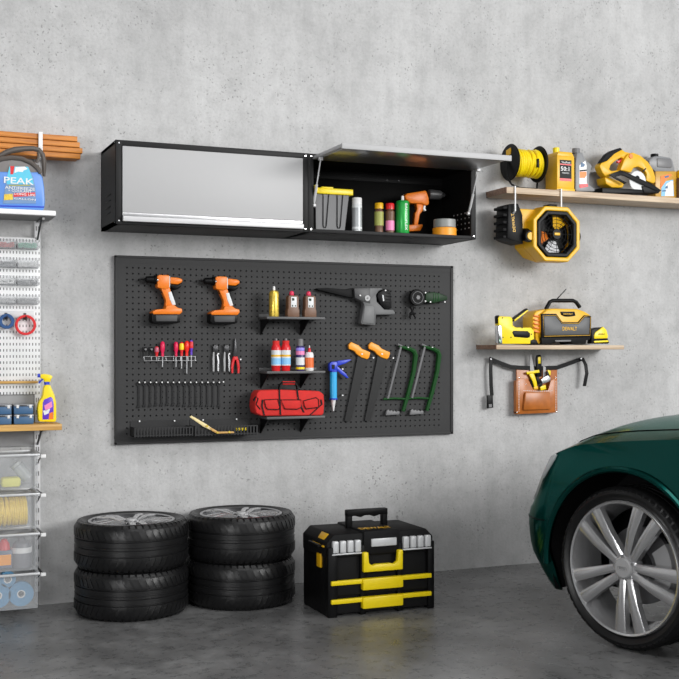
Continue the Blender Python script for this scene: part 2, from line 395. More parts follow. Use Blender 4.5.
for (u, v, k) in cols:
    zb = arch_z(u); zs = shoulder(u); zc = centre_z(u); col = []
    # outward normal of the plan outline
    if k == 's': nx, ny = 0, -1
    else:
        cu = .45 if k == 'n' else UT+.6; dx = (u-cu); dy = v-(.55 if v < .55 else v+.0)
        if v > .9: dy = 0
        l = hypot(dx, dy) or 1; nx, ny = dx/l, dy/l
    for j in range(NR):
        t = j/(NR-1)
        wN = min(1, max(0, (u-.33)/.25)) if k != 't' else 0
        if t <= .6:                                     # flank
            s = t/.6; z = zb+(zs-zb)*s
            # how far the flank stands in from its widest line
            ins = .055*max(0, (.58-z)/.36)**2*1.6 + .075*max(0, (z-.60)/.48)**2.2
            if k == 'n': ins += min(1, max(0, (u-.6)/.2))*(.29*max(0, (z-.62)/.3)**1.25+.13*max(0, (.46-z)/.22)**1.8+.015)
            du = wN*(.095*max(0, (z-.62)/.3)**1.3+.05*max(0, (.40-z)/.18)**1.5)
            col.append((u-nx*ins-du, v-ny*ins, z))
        else:                                           # shoulder to centre line
            s = (t-.6)/.4; ins = .075+(min(1, max(0, (u-.6)/.2))*(.29*max(0, (zs-.62)/.3)**1.25+.015) if k == 'n' else 0)
            u0, v0 = u-nx*ins, v-ny*ins
            # roll in, then run to the centre line
            tu = u if k == 's' else u-(.06 if k == 'n' else -.05)
            uc = tu if k == 's' else (u-nx*.35*(1-abs(v-1.04)/1.04)-nx*.10)
            ez = zs+(centre_z(uc)-zs)*(1-(1-s)**2.0)
            vv = v0+(1.04-v0)*(s**1.15); uu = u0+(uc-u0)*min(1, s*1.2)
            col.append((uu-wN*.095*max(0, (zs-.62)/.3)**1.3, vv, ez))
    VS.append(col)
def car_panel(u0, u1, mirror_too=True, inflate=0, rows=(0, NR-1)):
    mbx = MB(); vs = []; fs = []; idx = [i for i, c in enumerate(cols) if u0 <= c[0] <= u1]
    for side in (0, 1):
        base = len(vs)
        for i in idx:
            for j in range(rows[0], rows[1]+1):
                x, y, z = VS[i][j]; y = y if side == 0 else CWID-y; vs.append((x, y, z))
        w = rows[1]-rows[0]+1
        for a in range(len(idx)-1):
            for j in range(w-1): fs.append((base+a*w+j, base+(a+1)*w+j, base+(a+1)*w+j+1, base+a*w+j+1))
    t = bmesh.new(); V = [t.verts.new(CF @ Vector(v)) for v in vs]
    for f in fs:
        try: t.faces.new([V[i] for i in f])
        except ValueError: pass
    bmesh.ops.remove_doubles(t, verts=t.verts, dist=1e-4); bmesh.ops.recalc_face_normals(t, faces=t.faces)
    mbx._add(t); return mbx
car = thing('car', 'dark metallic green car parked nose in with silver twin-spoke wheels', 'car', CW)
body = part('body', car_panel(-9, 9), 'paint', car, 42)
sm = body.modifiers.new('skin', 'SOLIDIFY'); sm.thickness = .012; sm.offset = -1
# arch lips
for c, nm in ((0, 'wheel_arch_lip'), (WBASE, 'wheel_arch_lip')):
    for side in (0, 1):
        mb = MB(); P = []
        for k in range(33):
            a = pi*k/32*1.06-.03*pi; P.append(CF @ Vector((c+(AR+.004)*cos(a), .012 if side == 0 else CWID-.012, .414+(AR+.004)*sin(a))))
        mb.tube(P, .017, 8); part('wheel_arch_lip', mb, 'paint', car)
        mb = MB(); vs = []; fs = []                     # wheel well
        for k in range(25):
            a = pi*k/24*1.24-.12*pi
            for w in (.05, .42): vs.append(CF @ Vector((c+(AR+.006)*cos(a), w if side == 0 else CWID-w, .414+(AR+.006)*sin(a))))
        for k in range(24): fs.append((2*k, 2*k+1, 2*k+3, 2*k+2))
        fs.append(tuple(2*k+1 for k in range(25)))
        mb.raw(vs, fs); part('wheel_well', mb, 'blackmat', car)
mb = MB(); mb.box(UT+.3, .50, .45, CWID-.45, .20, .24, X=CF); part('underbody', mb, 'blackmat', car)
# headlights: wrap round the corner
def patch(pts_uz, push, th, side):
    vs = []; fs = []
    return vs, fs
for side in (0, 1):
    mb = MB(); vs = []; fs = []; idx = [i for i, c in enumerate(cols) if c[2] != 't' and .505 <= c[0] <= .93]
    NZ = 7
    for q, i in enumerate(idx):
        col = VS[i]; f = q/(len(idx)-1)
        zt = col[15][2]-.012-.03*f; zb = zt-(.03+.19*min(1, f*2.6))
        for j in range(NZ):
            z = zb+(zt-zb)*j/(NZ-1); a = max(k for k in range(16) if col[k][2] <= z); p, r = Vector(col[a]), Vector(col[a+1]); w = (z-p.z)/(r.z-p.z); pt = p.lerp(r, w)
            d = Vector((pt.x-.45, pt.y-.75, 0)).normalized()*.006; pt = pt+d
            vs.append(CF @ Vector((pt.x, pt.y if side == 0 else CWID-pt.y, pt.z)))
    for q in range(len(idx)-1):
        for j in range(NZ-1): fs.append((q*NZ+j, q*NZ+j+1, (q+1)*NZ+j+1, (q+1)*NZ+j))
    mb.raw(vs, fs); hl = part('headlight', mb, mat('headlight_lens', (.55, .57, .58), .08, .3, .05, coat=1.), car)
    so = hl.modifiers.new('lens', 'SOLIDIFY'); so.thickness = .02; so.offset = 0
    mb = MB(); i = idx[2]; p = Vector(VS[i][13]); p = p+Vector((.012, -.012, 0)); 
# panel gaps as thin dark seams: bumper to fender, fender to bonnet
for side in (0, 1):
    def sd(p): return CF @ Vector((p[0], p[1] if side == 0 else CWID-p[1], p[2]))
    mb = MB(); 
    P = []
    i0 = [i for i, c in enumerate(cols) if c[2] == 's' and c[0] > AR][0]
    for i in range(i0, len(cols)-5):
        c = VS[i]; a = max(k for k in range(16) if c[k][2] <= .60); p = Vector(c[a]).lerp(Vector(c[a+1]), (.60-c[a][2])/(c[a+1][2]-c[a][2])); P.append(sd((p.x, p.y-.001, p.z)))
    mb.tube(P, .0035, 6); part('bumper_seam', mb, 'black', car)
    mb = MB(); P = [sd((VS[i][17][0], VS[i][17][1], VS[i][17][2]+.0015)) for i, c in enumerate(cols) if -1.0 < c[0] < .70]
    mb.tube(P, .0025, 6); part('bonnet_seam', mb, 'black', car)
# grille at the nose
mb = MB(); mb.box(.90, .965, .62, CWID-.62, .36, .74, .03, X=CF); part('grille', mb, 'black', car)
# glasshouse
def ghouse():
    mbx = MB(); S = [(-.95, 1.17, .17, 1.17), (-1.35, 1.44, .25, 1.17), (-1.75, 1.62, .33, 1.17), (-2.3, 1.66, .35, 1.17), (-3.0, 1.60, .35, 1.17), (-3.5, 1.40, .30, 1.15), (-3.85, 1.18, .25, 1.14)]
    return S
S = ghouse(); vs = []; fs = []; mb = MB()
for (u, zt, vin, zb) in S:
    for (v, z) in ((.10, zb-.09), (.12+(vin-.12)*.5, (zb+zt)/2), (vin, zt-.03), (vin+.12, zt), (1.04, zt+.02)): vs.append((u, v, z))
    for (v, z) in ((.10, zb-.09), (.12+(vin-.12)*.5, (zb+zt)/2), (vin, zt-.03), (vin+.12, zt))[::-1]: vs.append((u, CWID-v, z))
for i in range(len(S)-1):
    for j in range(8): fs.append((i*9+j, i*9+j+1, i*9+9+j+1, i*9+9+j))
fs += [tuple(range(9)), tuple((len(S)-1)*9+j for j in range(9))]
mb.raw([CF @ Vector(v) for v in vs], fs); part('windows', mb, mat('dark_car_glass', (.01, .012, .013), .05, 0, .0, coat=1.), car)
mb = MB(); vs = []; fs = []
for i, (u, zt, vin, zb) in enumerate(S[2:6]):
    for (v, z) in ((vin-.005, zt-.035), (vin+.05, zt-.002), (vin+.12, zt+.008), (1.04, zt+.03), (CWID-vin-.12, zt+.008), (CWID-vin-.05, zt-.002), (CWID-vin+.005, zt-.035)): vs.append(CF @ Vector((u, v, z)))
for i in range(3):
    for j in range(6): fs.append((i*7+j, i*7+j+1, i*7+8+j, i*7+7+j))
mb.raw(vs, fs); ro = part('roof', mb, 'paint', car); so = ro.modifiers.new('s', 'SOLIDIFY'); so.thickness = .02
for side in (0, 1):
    s = 1 if side == 0 else -1; v0 = -.02 if side == 0 else CWID+.02
    mb = MB(); mb.box(-1.22, -1.02, v0-.09, v0+.09, 1.17, 1.30, .04, X=CF); mb.box(-1.14, -1.08, min(v0, v0+s*.2), max(v0, v0+s*.2), 1.16, 1.20, .01, X=CF); part('side_mirror', mb, 'paint', car)
    mb = MB(); 
    for u in (-.78, -2.0, -2.95):
        mb.tube([CF @ Vector((u, v0+s*.019+s*i, z)) for i, z in ((.012, .32), (0, .6), (.02, .85), (.07, 1.07))], .004, 6)
    part('door_seam', mb, 'black', car)
    mb = MB(); 
    mb.tube([CF @ Vector((u, v0+s*d, .93)) for u, d in ((-1.78, .04), (-1.74, .01), (-1.62, .005), (-1.58, .04))], .014, 8); part('door_handle', mb, 'paint', car)
    mb = MB(); mb.box(UT+.02, UT+.2, *( (.16, .5) if side == 0 else (CWID-.5, CWID-.16)), .80, .95, .03, X=CF); part('tail_light', mb, 'red', car)
def tyre_profile(r, ri, w):
    """closed half-ring profile of a tyre (radius, axial)"""
    h = w/2
    return [(ri, -h*.80), (ri+.012, -h*.92), ((r+ri)/2, -h), (r-.022, -h*.95), (r-.006, -h*.84), (r, -h*.70), (r, -h*.36), (r-.007, -h*.34), (r-.007, -h*.30), (r, -h*.28), (r, -.01), (r-.007, -.007), (r-.007, .007), (r, .01),
            (r, h*.28), (r-.007, h*.30), (r-.007, h*.34), (r, h*.36), (r, h*.70), (r-.006, h*.84), (r-.022, h*.95), ((r+ri)/2, h), (ri+.012, h*.92), (ri, h*.80)]
def spoke_bar(mbx, ang, r0, r1, w0, w1, y0, y1, th, shift0, shift1, X):
    """tapering bar from the hub to the rim in the wheel plane (x,z), face at y"""
    e = Vector((cos(ang), 0, sin(ang))); n = Vector((-sin(ang), 0, cos(ang)))
    vs = []
    for (r, w, y, sh) in ((r0, w0, y0, shift0), ((r0+r1)/2, (w0+w1)/2*1.0, (y0+y1)/2-.012, (shift0+shift1)/2), (r1, w1, y1, shift1)):
        for (a, b) in ((-1, th), (-1, .006), (-.55, 0), (.55, 0), (1, .006), (1, th)): vs.append(X @ (e*r+n*(sh+a*w/2)+Vector((0, y+b, 0))))
    fs = []
    for i in range(2):
        for j in range(6): fs.append((i*6+j, i*6+(j+1) % 6, i*6+6+(j+1) % 6, i*6+6+j))
    fs += [tuple(range(6)), tuple(12+j for j in range(6))]
    mbx.raw(vs, fs)
def wheel(parent, X, r, rim, w, nsp, a0, name_t='tyre', back=True):
    """X maps wheel frame (x,z wheel plane, -y outer face, centre at origin) to the world"""
    h = w/2; Y = (0, 1, 0)
    mb = MB(); mb.ring(tyre_profile(r, rim, w), (0, 0, 0), Y, 72, X)
    nb = 52                                              # slanted raised tread blocks
    for k in range(nb):
        a = 2*pi*k/nb
        for s in (-1, 1):
            vs = []
            for (ya, da) in ((.98, 0), (.72, .03), (.38, .10)):
                aa = a+da
                for (dr, dd) in ((0, 0), (0, .085)):
                    rr = r+.003-(.022 if ya > .9 else 0); vs.append(X @ Vector((rr*cos(aa+dd), s*h*ya, rr*sin(aa+dd))))
                for dd in (.085, 0):
                    rr = r-.012-(.02 if ya > .9 else 0); vs.append(X @ Vector((rr*cos(aa+dd), s*h*ya, rr*sin(aa+dd))))
            fs = [(i*4+j, i*4+(j+1) % 4, i*4+4+(j+1) % 4, i*4+4+j) for i in range(2) for j in range(4)]+[(0, 1, 2, 3), (8, 9, 10, 11)]
            mb.raw(vs, fs)
    part('tyre', mb, 'rubber', parent, 40)
    mb = MB()
    R = rim
    mb.ring([(R+.002, -h*.86), (R-.006, -h*.90), (R-.018, -h*.86), (R-.024, -h*.72), (R-.045, -h*.45), (R-.05, h*.4), (R-.02, h*.8), (R+.002, h*.85)], (0, 0, 0), Y, 72, X)
    rm = part('rim', mb, 'darksteel', parent, 40)
    mb = MB(); mb.ring([(R+.003, -h*.93), (R-.008, -h*.97), (R-.014, -h*.93), (R-.010, -h*.86)], (0, 0, 0), Y, 72, X); part('rim_lip', mb, 'steel', rm)
    mb = MB(); mb.lathe([(0, 0), (R-.045, 0), (R-.045, .02), (0, .02)], (0, h*.1, 0), Y, 40, X); part('wheel_back', mb, 'black', rm)
    for k in range(nsp):
        a = a0+2*pi*k/nsp
        mb = MB()
        for s in (-1, 1): spoke_bar(mb, a, R*.16, R-.02, R*.12, R*.145, -h*.86, -h*.95, .035, s*R*.055, s*R*.15, X)
        part('spoke', mb, 'alloy', rm, 25)
    mb = MB(); mb.lathe([(R*.24, .05), (R*.24, .012), (R*.19, 0), (0, -.001)][::-1], (0, -h*.88, 0), Y, 30, X); part('hub', mb, 'darksteel', rm)
    mb = MB(); mb.lathe([(0, -.012), (R*.115, -.011), (R*.13, -.004), (R*.13, .02)], (0, -h*.9, 0), Y, 30, X)
    hc = part('hub_cap', mb, 'greymetal', rm)
    for k in range(5):
        a = a0+pi/5+2*pi*k/5; mb = MB(); p = X @ Vector((R*.17*cos(a), -h*.92, R*.17*sin(a))); q = X @ Vector((R*.17*cos(a), -h*.8, R*.17*sin(a))); mb.cyl(p, q, .010, None, 6); part('wheel_bolt', mb, 'steel', rm)
    return hc
car_w = []
for (c, side) in ((0, 0), (0, 1), (WBASE, 0), (WBASE, 1)):
    wt = bpy.data.objects.new('wheel', None); COL.objects.link(wt); wt.parent = car
    ctr = CF @ Vector((c, .145 if side == 0 else CWID-.145, .414)); wt.location = ctr-CW
    # wheel frame: x backwards so that the outer face looks along -v
    if side == 0: R3 = CF.to_3x3() @ Matrix(((-1, 0, 0), (0, 1, 0), (0, 0, 1)))
    else: R3 = CF.to_3x3() @ Matrix(((1, 0, 0), (0, -1, 0), (0, 0, 1)))
    X = Matrix.Translation(ctr) @ R3.to_4x4()
    # parts below a wheel would go four deep, so tyre and rim parts hang from the wheel itself
    class _P: pass
    hold = wt
    r, rim, w, h = .414, .343, .27, .135; Y = (0, 1, 0)
    mb = MB(); mb.ring(tyre_profile(r, rim, w), (0, 0, 0), Y, 96, X)
    nb = 60
    for k in range(nb):
        a = 2*pi*k/nb
        for s in (-1, 1):
            vs = []
            for (ya, da) in ((.96, 0), (.72, .02), (.38, .07)):
                for (dr, dd) in ((.0018, 0), (.0018, .075), (-.012, .075), (-.012, 0)):
                    rr = r+dr-(.018 if ya > .9 else 0); vs.append(X @ Vector((rr*cos(a+da+dd), s*h*ya, rr*sin(a+da+dd))))
            mb.raw(vs, [(i*4+j, i*4+(j+1) % 4, i*4+4+(j+1) % 4, i*4+4+j) for i in range(2) for j in range(4)]+[(0, 1, 2, 3), (8, 9, 10, 11)])
    part('tyre', mb, 'rubber', hold, 40)
    mb = MB(); R = rim
    mb.ring([(R+.002, -h*.90), (R-.004, -h*.96), (R-.014, -h*.93), (R-.020, -h*.80), (R-.040, -h*.30), (R-.05, h*.5), (R-.02, h*.8), (R+.002, h*.85)], (0, 0, 0), Y, 96, X)
    part('rim', mb, 'alloy', hold, 40)
    for k in range(5):
        a = radians(62)+2*pi*k/5
        mb = MB()
        for s in (-1, 1): spoke_bar(mb, a, R*.14, R-.012, R*.11, R*.20, -h*.80, -h*.92, .045, s*R*.055, s*R*.185, X)
        part('spoke', mb, 'alloy', hold, 25)
    mb = MB(); mb.lathe([(0, -.001), (R*.17, 0), (R*.22, .012), (R*.22, .06)], (0, -h*.82, 0), Y, 30, X)
    part('hub', mb, 'alloy', hold)
    mb = MB(); mb.lathe([(0, -.012), (R*.135, -.011), (R*.15, -.004), (R*.15, .02)], (0, -h*.84, 0), Y, 30, X)
    part('hub_cap', mb, 'greymetal', hold)
    mb = MB()
    for q in range(4): mb.tube([X @ Vector((-.0195+.013*q+.009*cos(2*pi*k/16), -h*.84-.0135, .009*sin(2*pi*k/16))) for k in range(16)], .0013, 5, True)
    part('ring_emblem', mb, 'chrome', hold)
    for k in range(5):
        a = radians(62)+pi/5+2*pi*k/5; p = X @ Vector((R*.17*cos(a), -h*.85, R*.17*sin(a))); q = X @ Vector((R*.17*cos(a), -h*.7, R*.17*sin(a))); mb = MB(); mb.cyl(p, q, .011, None, 6); part('wheel_bolt', mb, 'steel', hold)
    mb = MB(); mb.lathe([(.03, 0), (.20, 0), (.20, .026), (.03, .026)], (0, h*.15, 0), Y, 40, X); part('brake_disc', mb, mat('brake_steel', (.16, .16, .165), .35, .6, 0), hold)
    mb = MB(); mb.lathe([(.0, -.03), (.075, -.03), (.08, .05)], (0, h*.1, 0), Y, 30, X); part('brake_hub', mb, 'darksteel', hold)
    mb = MB()
    for k in range(5):
        a0, a1 = radians(-32+k*13), radians(-32+(k+1)*13)
    vs = []; fs = []
    for k in range(7):
        a = radians(-35+k*12)
        for (rr, yy) in ((.13, -.02), (.225, -.02), (.225, .06), (.13, .06)): vs.append(X @ Vector((rr*cos(a), yy, rr*sin(a))))
    fs = [(i*4+j, i*4+(j+1) % 4, i*4+4+(j+1) % 4, i*4+4+j) for i in range(6) for j in range(4)]+[(0, 1, 2, 3), (24, 25, 26, 27)]
    mb.raw(vs, fs); part('brake_calliper', mb, 'greymetal', hold)

# ================================================================== SPARE TYRES, two stacks of two
TZ = .272
base = thing('spare_wheel', 'alloy wheel with wide tyre, bottom of the left stack of two', 'tyre', (1.415, -.345, 0), 'spare wheels stacked by the wall')
X = Matrix.Translation((1.415, -.345, TZ/2)) @ Matrix.Rotation(radians(-90), 4, 'X')   # outer face (-y) turned up
wheel(base, X, .328, .248, TZ-.006, 5, radians(90+36))
dup(base, (0, 0, TZ), 'alloy wheel with wide tyre, top of the left stack of two')
dup(base, (.675, .012, 0), 'alloy wheel with wide tyre, bottom of the right stack next to the toolbox')
dup(base, (.675, .012, TZ), 'alloy wheel with wide tyre, top of the right stack next to the toolbox')

# ================================================================== TOOLBOX
tx0, tx1, ty0, ty1 = 2.405, 3.075, -.985, -.58
tb = thing('toolbox', 'black rolling toolbox with yellow latch and yellow drawer handles on the floor', 'toolbox', ((tx0+tx1)/2, -.83, 0))
mb = MB(); mb.box(tx0+.012, tx1-.012, ty0+.03, ty1, .02, .40, .008); part('body', mb, 'blackmat', tb)
for (a, b) in ((tx0, tx0+.05), (tx1-.035, tx1)):
    mb = MB(); mb.box(a, b, ty0+.005, ty1+.005, 0, .385, .008); mb.box(a-.004, b+.004, ty0, ty0+.04, 0, .40, .006); part('side_frame', mb, 'black', tb)
for (a, b) in ((tx0+.20, tx0+.235), (tx1-.235, tx1-.20)):
    mb = MB(); mb.box(a, b, ty0+.008, ty0+.06, .0, .40, .006); part('front_rib', mb, 'black', tb)
# lid: chamfered hip shape
mb = MB(); zs = .395
mb.prism([(tx0-.004, zs-.06), (tx1+.004, zs-.06), (tx1+.004, zs+.03), (tx1-.04, zs+.075), (tx0+.04, zs+.075), (tx0-.004, zs+.03)], ty0+.02, ty1+.006, .008)
mb.prism([(tx0+.22, zs-.05), (tx1-.22, zs-.05), (tx1-.22, zs+.085), (tx0+.22, zs+.085)], ty0+.005, ty1+.006, .008)
lid = part('lid', mb, 'blackmat', tb)
for (a, b) in ((tx0+.02, tx0+.205), (tx1-.205, tx1-.015)):
    n = 4; w = (b-a)/n
    for k in range(n):
        mb = MB(); mb.box(a+k*w+.006, a+k*w+w-.004, ty0-.002, ty0+.03, .366, .434, .006); part('clear_organizer_clip', mb, 'clip', lid)
    mb = MB(); mb.box(a, b, ty0-.002, ty0+.03, .355, .363, .002); part('organizer_edge', mb, 'clip', lid)
mb = MB(); mb.box(tx0+.265, tx1-.245, ty0-.006, ty0+.03, .39, .435, .004); part('name_plate', mb, 'clip', lid)
# carry handle
hx0, hx1 = tx0+.20, tx1-.205
mb = MB(); hy = -.76
mb.box(hx0, hx0+.035, hy-.02, hy+.02, .46, .56, .006); mb.box(hx1-.035, hx1, hy-.02, hy+.02, .46, .56, .006)
mb.prism([(hx0, .577), (hx1, .577), (hx1, .537), (hx1-.05, .541), (hx1-.09, .530), (hx1-.115, .541), (hx0+.115, .541), (hx0+.09, .530), (hx0+.05, .541), (hx0, .537)], hy-.022, hy+.022, .005)
part('carry_handle', mb, 'black', tb)
text('DEWALT', ((hx0+hx1)/2, ty0+.10, .4815), .055, 'yellow', tb, width=.20, X=Matrix.Rotation(radians(-90), 4, 'X'))
# latch
mb = MB(); lx0, lx1 = tx0+.205, tx1-.215
mb.prism([(lx0, .25), (lx1, .25), (lx1, .365), (lx1-.03, .365), (lx1-.035, .30), (lx1-.06, .285), (lx1-.075, .292), (lx0+.075, .292), (lx0+.06, .285), (lx0+.035, .30), (lx0+.03, .365), (lx0, .365)], ty0-.028, ty0+.004, .006)
part('latch', mb, 'byellow', tb)
# drawers
for (z0, z1, q) in ((.125, .196, 0), (.022, .090, 1)):
    mb = MB(); mb.box(tx0+.05, tx1-.035, ty0+.012, ty0+.04, z0-.005, z1+.012, .004); dr = part('drawer', mb, 'blackmat', tb)
    mb = MB(); mb.box(tx0+.012, tx1-.02, ty0-.012, ty0+.014, z1-.012, z1+.014, .004)
    mb.box(lx0-.003, lx1+.003, ty0-.026, ty0+.014, z1-.050, z1+.016, .006); part('drawer_handle', mb, 'byellow', dr)
mb = MB(); mb.box(tx0-.012, tx0+.004, -.88, -.82, .27, .35, .004); part('side_latch', mb, 'yellow', tb)
mb = MB(); mb.box(tx0-.014, tx0+.02, -.93, -.72, .395, .405, .003); mb.prism([(tx0-.002, .425), (tx0+.03, .468), (tx0+.036, .462), (tx0+.006, .42)], -.90, -.80, .002); part('side_clip', mb, 'yellow', tb)
mb = MB(); mb.tube([(tx0+.005, -.90, .40), (tx0-.025, -.90, .40), (tx0-.025, -.74, .40), (tx0+.005, -.74, .40)], .011, 8); part('side_handle', mb, 'black', tb)
mb = MB()
for a in (tx0+.05, tx1-.05): mb.cyl((a-.02, ty1-.02, .045), (a+.02, ty1-.02, .045), .045)
part('wheels', mb, 'black', tb)

# ================================================================== WALL CABINETS
K = .45; KF = -K
def cabinet(x0, x1, label):
    z0, z1 = 2.25, 2.735; t = .02
    c = thing('wall_cabinet', label, 'cabinet', ((x0+x1)/2, -.2, z0), 'black wall cabinets')
    mb = MB()
    mb.box(x0, x1, -.018, -.002, z0, z1); mb.box(x0, x1, KF, -.002, z0, z0+t); mb.box(x0, x1, KF, -.002, z1-t, z1)
    mb.box(x0, x0+t, KF, -.002, z0, z1); mb.box(x1-t, x1, KF, -.002, z0, z1)
    mb.box(x0, x0+.036, KF-.002, KF+.015, z0, z1, .002); mb.box(x1-.036, x1, KF-.002, KF+.015, z0, z1, .002); mb.box(x0, x1, KF-.0015, KF+.015, z1-.034, z1, .002)
    mb.box(x0, x1, KF-.0015, KF+.015, z0, z0+.022, .002)
    part('body', mb, 'blackmetal', c)
    mb = MB(); mb.box(x0+t, x1-t, -.020, -.018, z0+t, z1-t); mb.box(x0+t, x0+t+.002, KF+.016, -.02, z0+t, z1-t); mb.box(x1-t-.002, x1-t, KF+.016, -.02, z0+t, z1-t); mb.box(x0+t, x1-t, KF+.016, -.02, z1-t-.002, z1-t); part('interior_lining', mb, 'cabin', c)
    for (x, z) in ((x0+.018, z0+.02), (x0+.018, z1-.018), (x1-.018, z0+.02), (x1-.018, z1-.018)):
        mb = MB(); mb.cyl((x, KF-.006, z), (x, KF, z), .0045, None, 8); part('screw', mb, 'chrome', c)
    return c
cx0, cxm, cx1 = 1.301, 2.483, 3.66
ca = cabinet(cx0, cxm, 'black wall cabinet with its flat light grey door closed')
cb = cabinet(cxm+.001, cx1, 'black wall cabinet with its grey flap door raised open')
mb = MB(); mb.box(cx0+.037, cxm-.037, KF-.012, KF+.004, 2.318, 2.700, .003); dr = part('door', mb, 'greymetal', ca)
mb = MB(); mb.box(cx0+.037, cxm-.037, KF-.010, KF+.004, 2.296, 2.318, .002); part('shadow_groove', mb, 'steel', dr, label='darker grey groove above the pull')
mb = MB(); mb.prism([(0, 0)]*0 or [(cx0+.037, 2.266), (cxm-.037, 2.266), (cxm-.037, 2.296), (cx0+.037, 2.296)], KF-.030, KF-.004, .004); part('door_pull', mb, 'greylip', dr, label='pale aluminium pull along the lower edge')
for k in range(4):
    mb = MB(); mb.box(cx0-.004, cx0+.002, -.30, -.16, 2.33+k*.035, 2.338+k*.035, .002, X=None); part('vent_louvre', mb, 'blackmetal', ca)
for (y, z) in ((-.02, 2.262), (-.02, 2.722), (-.43, 2.262), (-.43, 2.722)):
    mb = MB(); mb.cyl((cx0-.004, y, z), (cx0, y, z), .0045, None, 8); part('screw', mb, 'chrome', ca)
# open flap
mb = MB(); mb.box(cxm+.03, cx1-.02, -.915, KF-.004, 2.700, 2.720, .003); mb.m(0).box(cxm+.028, cx1-.018, -.928, -.912, 2.688, 2.7225, .003)
fl = part('door', mb, 'greymetal', cb)
mb = MB(); mb.box(cxm+.05, cx1-.04, -.90, KF-.02, 2.694, 2.7005, .002); part('door_lining', mb, 'steel', fl)
for x in (cxm+.045, cx1-.04):
    mb = MB(); a = Vector((x, -.43, 2.42)); b = Vector((x, -.55, 2.688)); m_ = a.lerp(b, .45); mb.cyl(a, m_, .0085, None, 10); mb.cyl(m_, b, .0045, None, 8)
    mb.cyl(a-Vector((.012, 0, 0)), a+Vector((.012, 0, 0)), .012, None, 10); mb.box(b.x-.012, b.x+.012, b.y-.012, b.y+.012, b.z-.01, b.z+.012, .002); part('gas_strut', mb, 'greylip', cb)
# inside back rail and perforated right corner
mb = MB(); mb.box(cxm+.022, cx1-.022, -.03, -.018, 2.655, 2.70, .002); part('mounting_rail', mb, 'blackmetal', cb)
for x in (2.72, 2.98, 3.22, 3.30): 
    mb = MB(); mb.cyl((x, -.036, 2.672), (x, -.030, 2.672), .005, None, 8); part('rail_screw', mb, 'chrome', cb)
for i in range(5):
    for j in range(4):
        if (i, j) in ((0, 3),): continue
        y, z = -.40+.052*i, 2.33+j*.034
        mb = MB(); mb.cyl((cx1-.024, y, z), (cx1-.019, y, z), .0055, None, 8); part('perforation', mb, 'greymetal', cb)
# ---- contents of the open cabinet
CZ = 2.271
def R_(px, off): return mpp(px, off)
x0, x1 = WX(314, .33), WX(351, .33)
tub = thing('storage_tub', 'grey plastic tub with bright yellow lid in the open cabinet', 'tub', ((x0+x1)/2, -.30, CZ))
xa, xb, xc, xd = WX(315.5, .40), WX(349, .40), WX(352.5, .40), WX(313.5, .40)
mb = MB(); 
zt = 2.535
vs = [(xa+.012, -.40+.02, CZ), (xb-.022, -.40+.02, CZ), (xb-.022, -.16, CZ), (xa+.012, -.16, CZ), (xa, -.40, zt-.03), (xb, -.40, zt-.03), (xb, -.14, zt-.03), (xa, -.14, zt-.03)]
mb.raw(vs, [(0, 1, 2, 3), (4, 5, 6, 7), (0, 1, 5, 4), (1, 2, 6, 5), (2, 3, 7, 6), (3, 0, 4, 7)]); part('bin', mb, 'greydark', tub)
for f in (.30, .72):
    xm = xa+(xb-xa)*f; mb = MB(); mb.tube([(xm-.018, -.403, zt-.035), (xm-.012, -.388, CZ+.035), (xm-.006, -.386, CZ+.02), (xm+.006, -.386, CZ+.02), (xm+.010, -.388, CZ+.035), (xm+.02, -.403, zt-.035)], .0028, 6); part('moulded_rib', mb, 'black', tub)
mb = MB(); mb.box(xd, xc, -.415, -.12, zt-.038, zt, .006); mb.box(xd+.05, xd+.13, -.41, -.38, zt-.004, zt+.008, .003); mb.box(xd, xd+.022, -.42, -.39, zt-.034, zt+.014, .003); part('lid', mb, 'byellow', tub)

def bottle(name, label, cat, px, off, z0, hpx, wpx, prof, group=None, n=28):
    """round bottle or can: prof is a list of (part name, material, [(radius share, height share)...])"""
    k = mpp(px, off); h = hpx*k; r = wpx*k/2; x = WX(px, off)
    t = thing(name, label, cat, (x, -off, z0), group)
    for (pn, m_, pts) in prof:
        mb = MB(); mb.lathe([(r*a, h*b) for a, b in pts], (x, -off, z0), (0, 0, 1), n); part(pn, mb, m_, t)
    t['r'] = r; t['h'] = h
    del t['r'], t['h']
    return t, x, r, h
CAN = lambda body, cap, lab=None: [('can', body, [(0, 0), (.94, 0), (1, .02), (1, .78), (.9, .84), (.62, .87), (0, .87)]), ('cap', cap, [(0, .868), (.58, .868), (.58, .97), (.5, 1), (0, 1)])]
o, x, r, h = bottle('spray_can', 'white and silver spray can beside the grey tub in the open cabinet', 'spray can', 357, .40, CZ, 34, 10, [('can', 'label', [(0, 0), (.95, 0), (1, .03), (1, .78), (.96, .8), (0, .8)]), ('cap', 'white', [(0, .801), (.98, .801), (.98, .98), (.9, 1), (0, 1)])], None)
mb = MB(); mb.lathe([(r*1.01, h*.14), (r*1.01, h*.70)], (x, -.40, CZ), (0, 0, 1), 28); mb.lathe([(r*1.02, h*.03), (r*1.02, h*.08)], (x, -.40, CZ), (0, 0, 1), 28); part('label', mb, mat('silver_label', (.38, .40, .41), .4, .3, .2, 0, 200), o)
o, x, r, h = bottle('squeeze_bottle', 'small bottle with olive label and yellow cap in the open cabinet', 'bottle', 379, .39, CZ, 30, 9, [('bottle', 'brown', [(0, 0), (.95, 0), (.85, .2), (1, .25), (1, .72), (.7, .78), (.7, .8), (0, .8)]), ('label', 'olive', [(1.02, .24), (1.02, .70)]), ('cap', 'yellow', [(0, .801), (.95, .801), (.95, .97), (.85, 1), (0, 1)])], None)
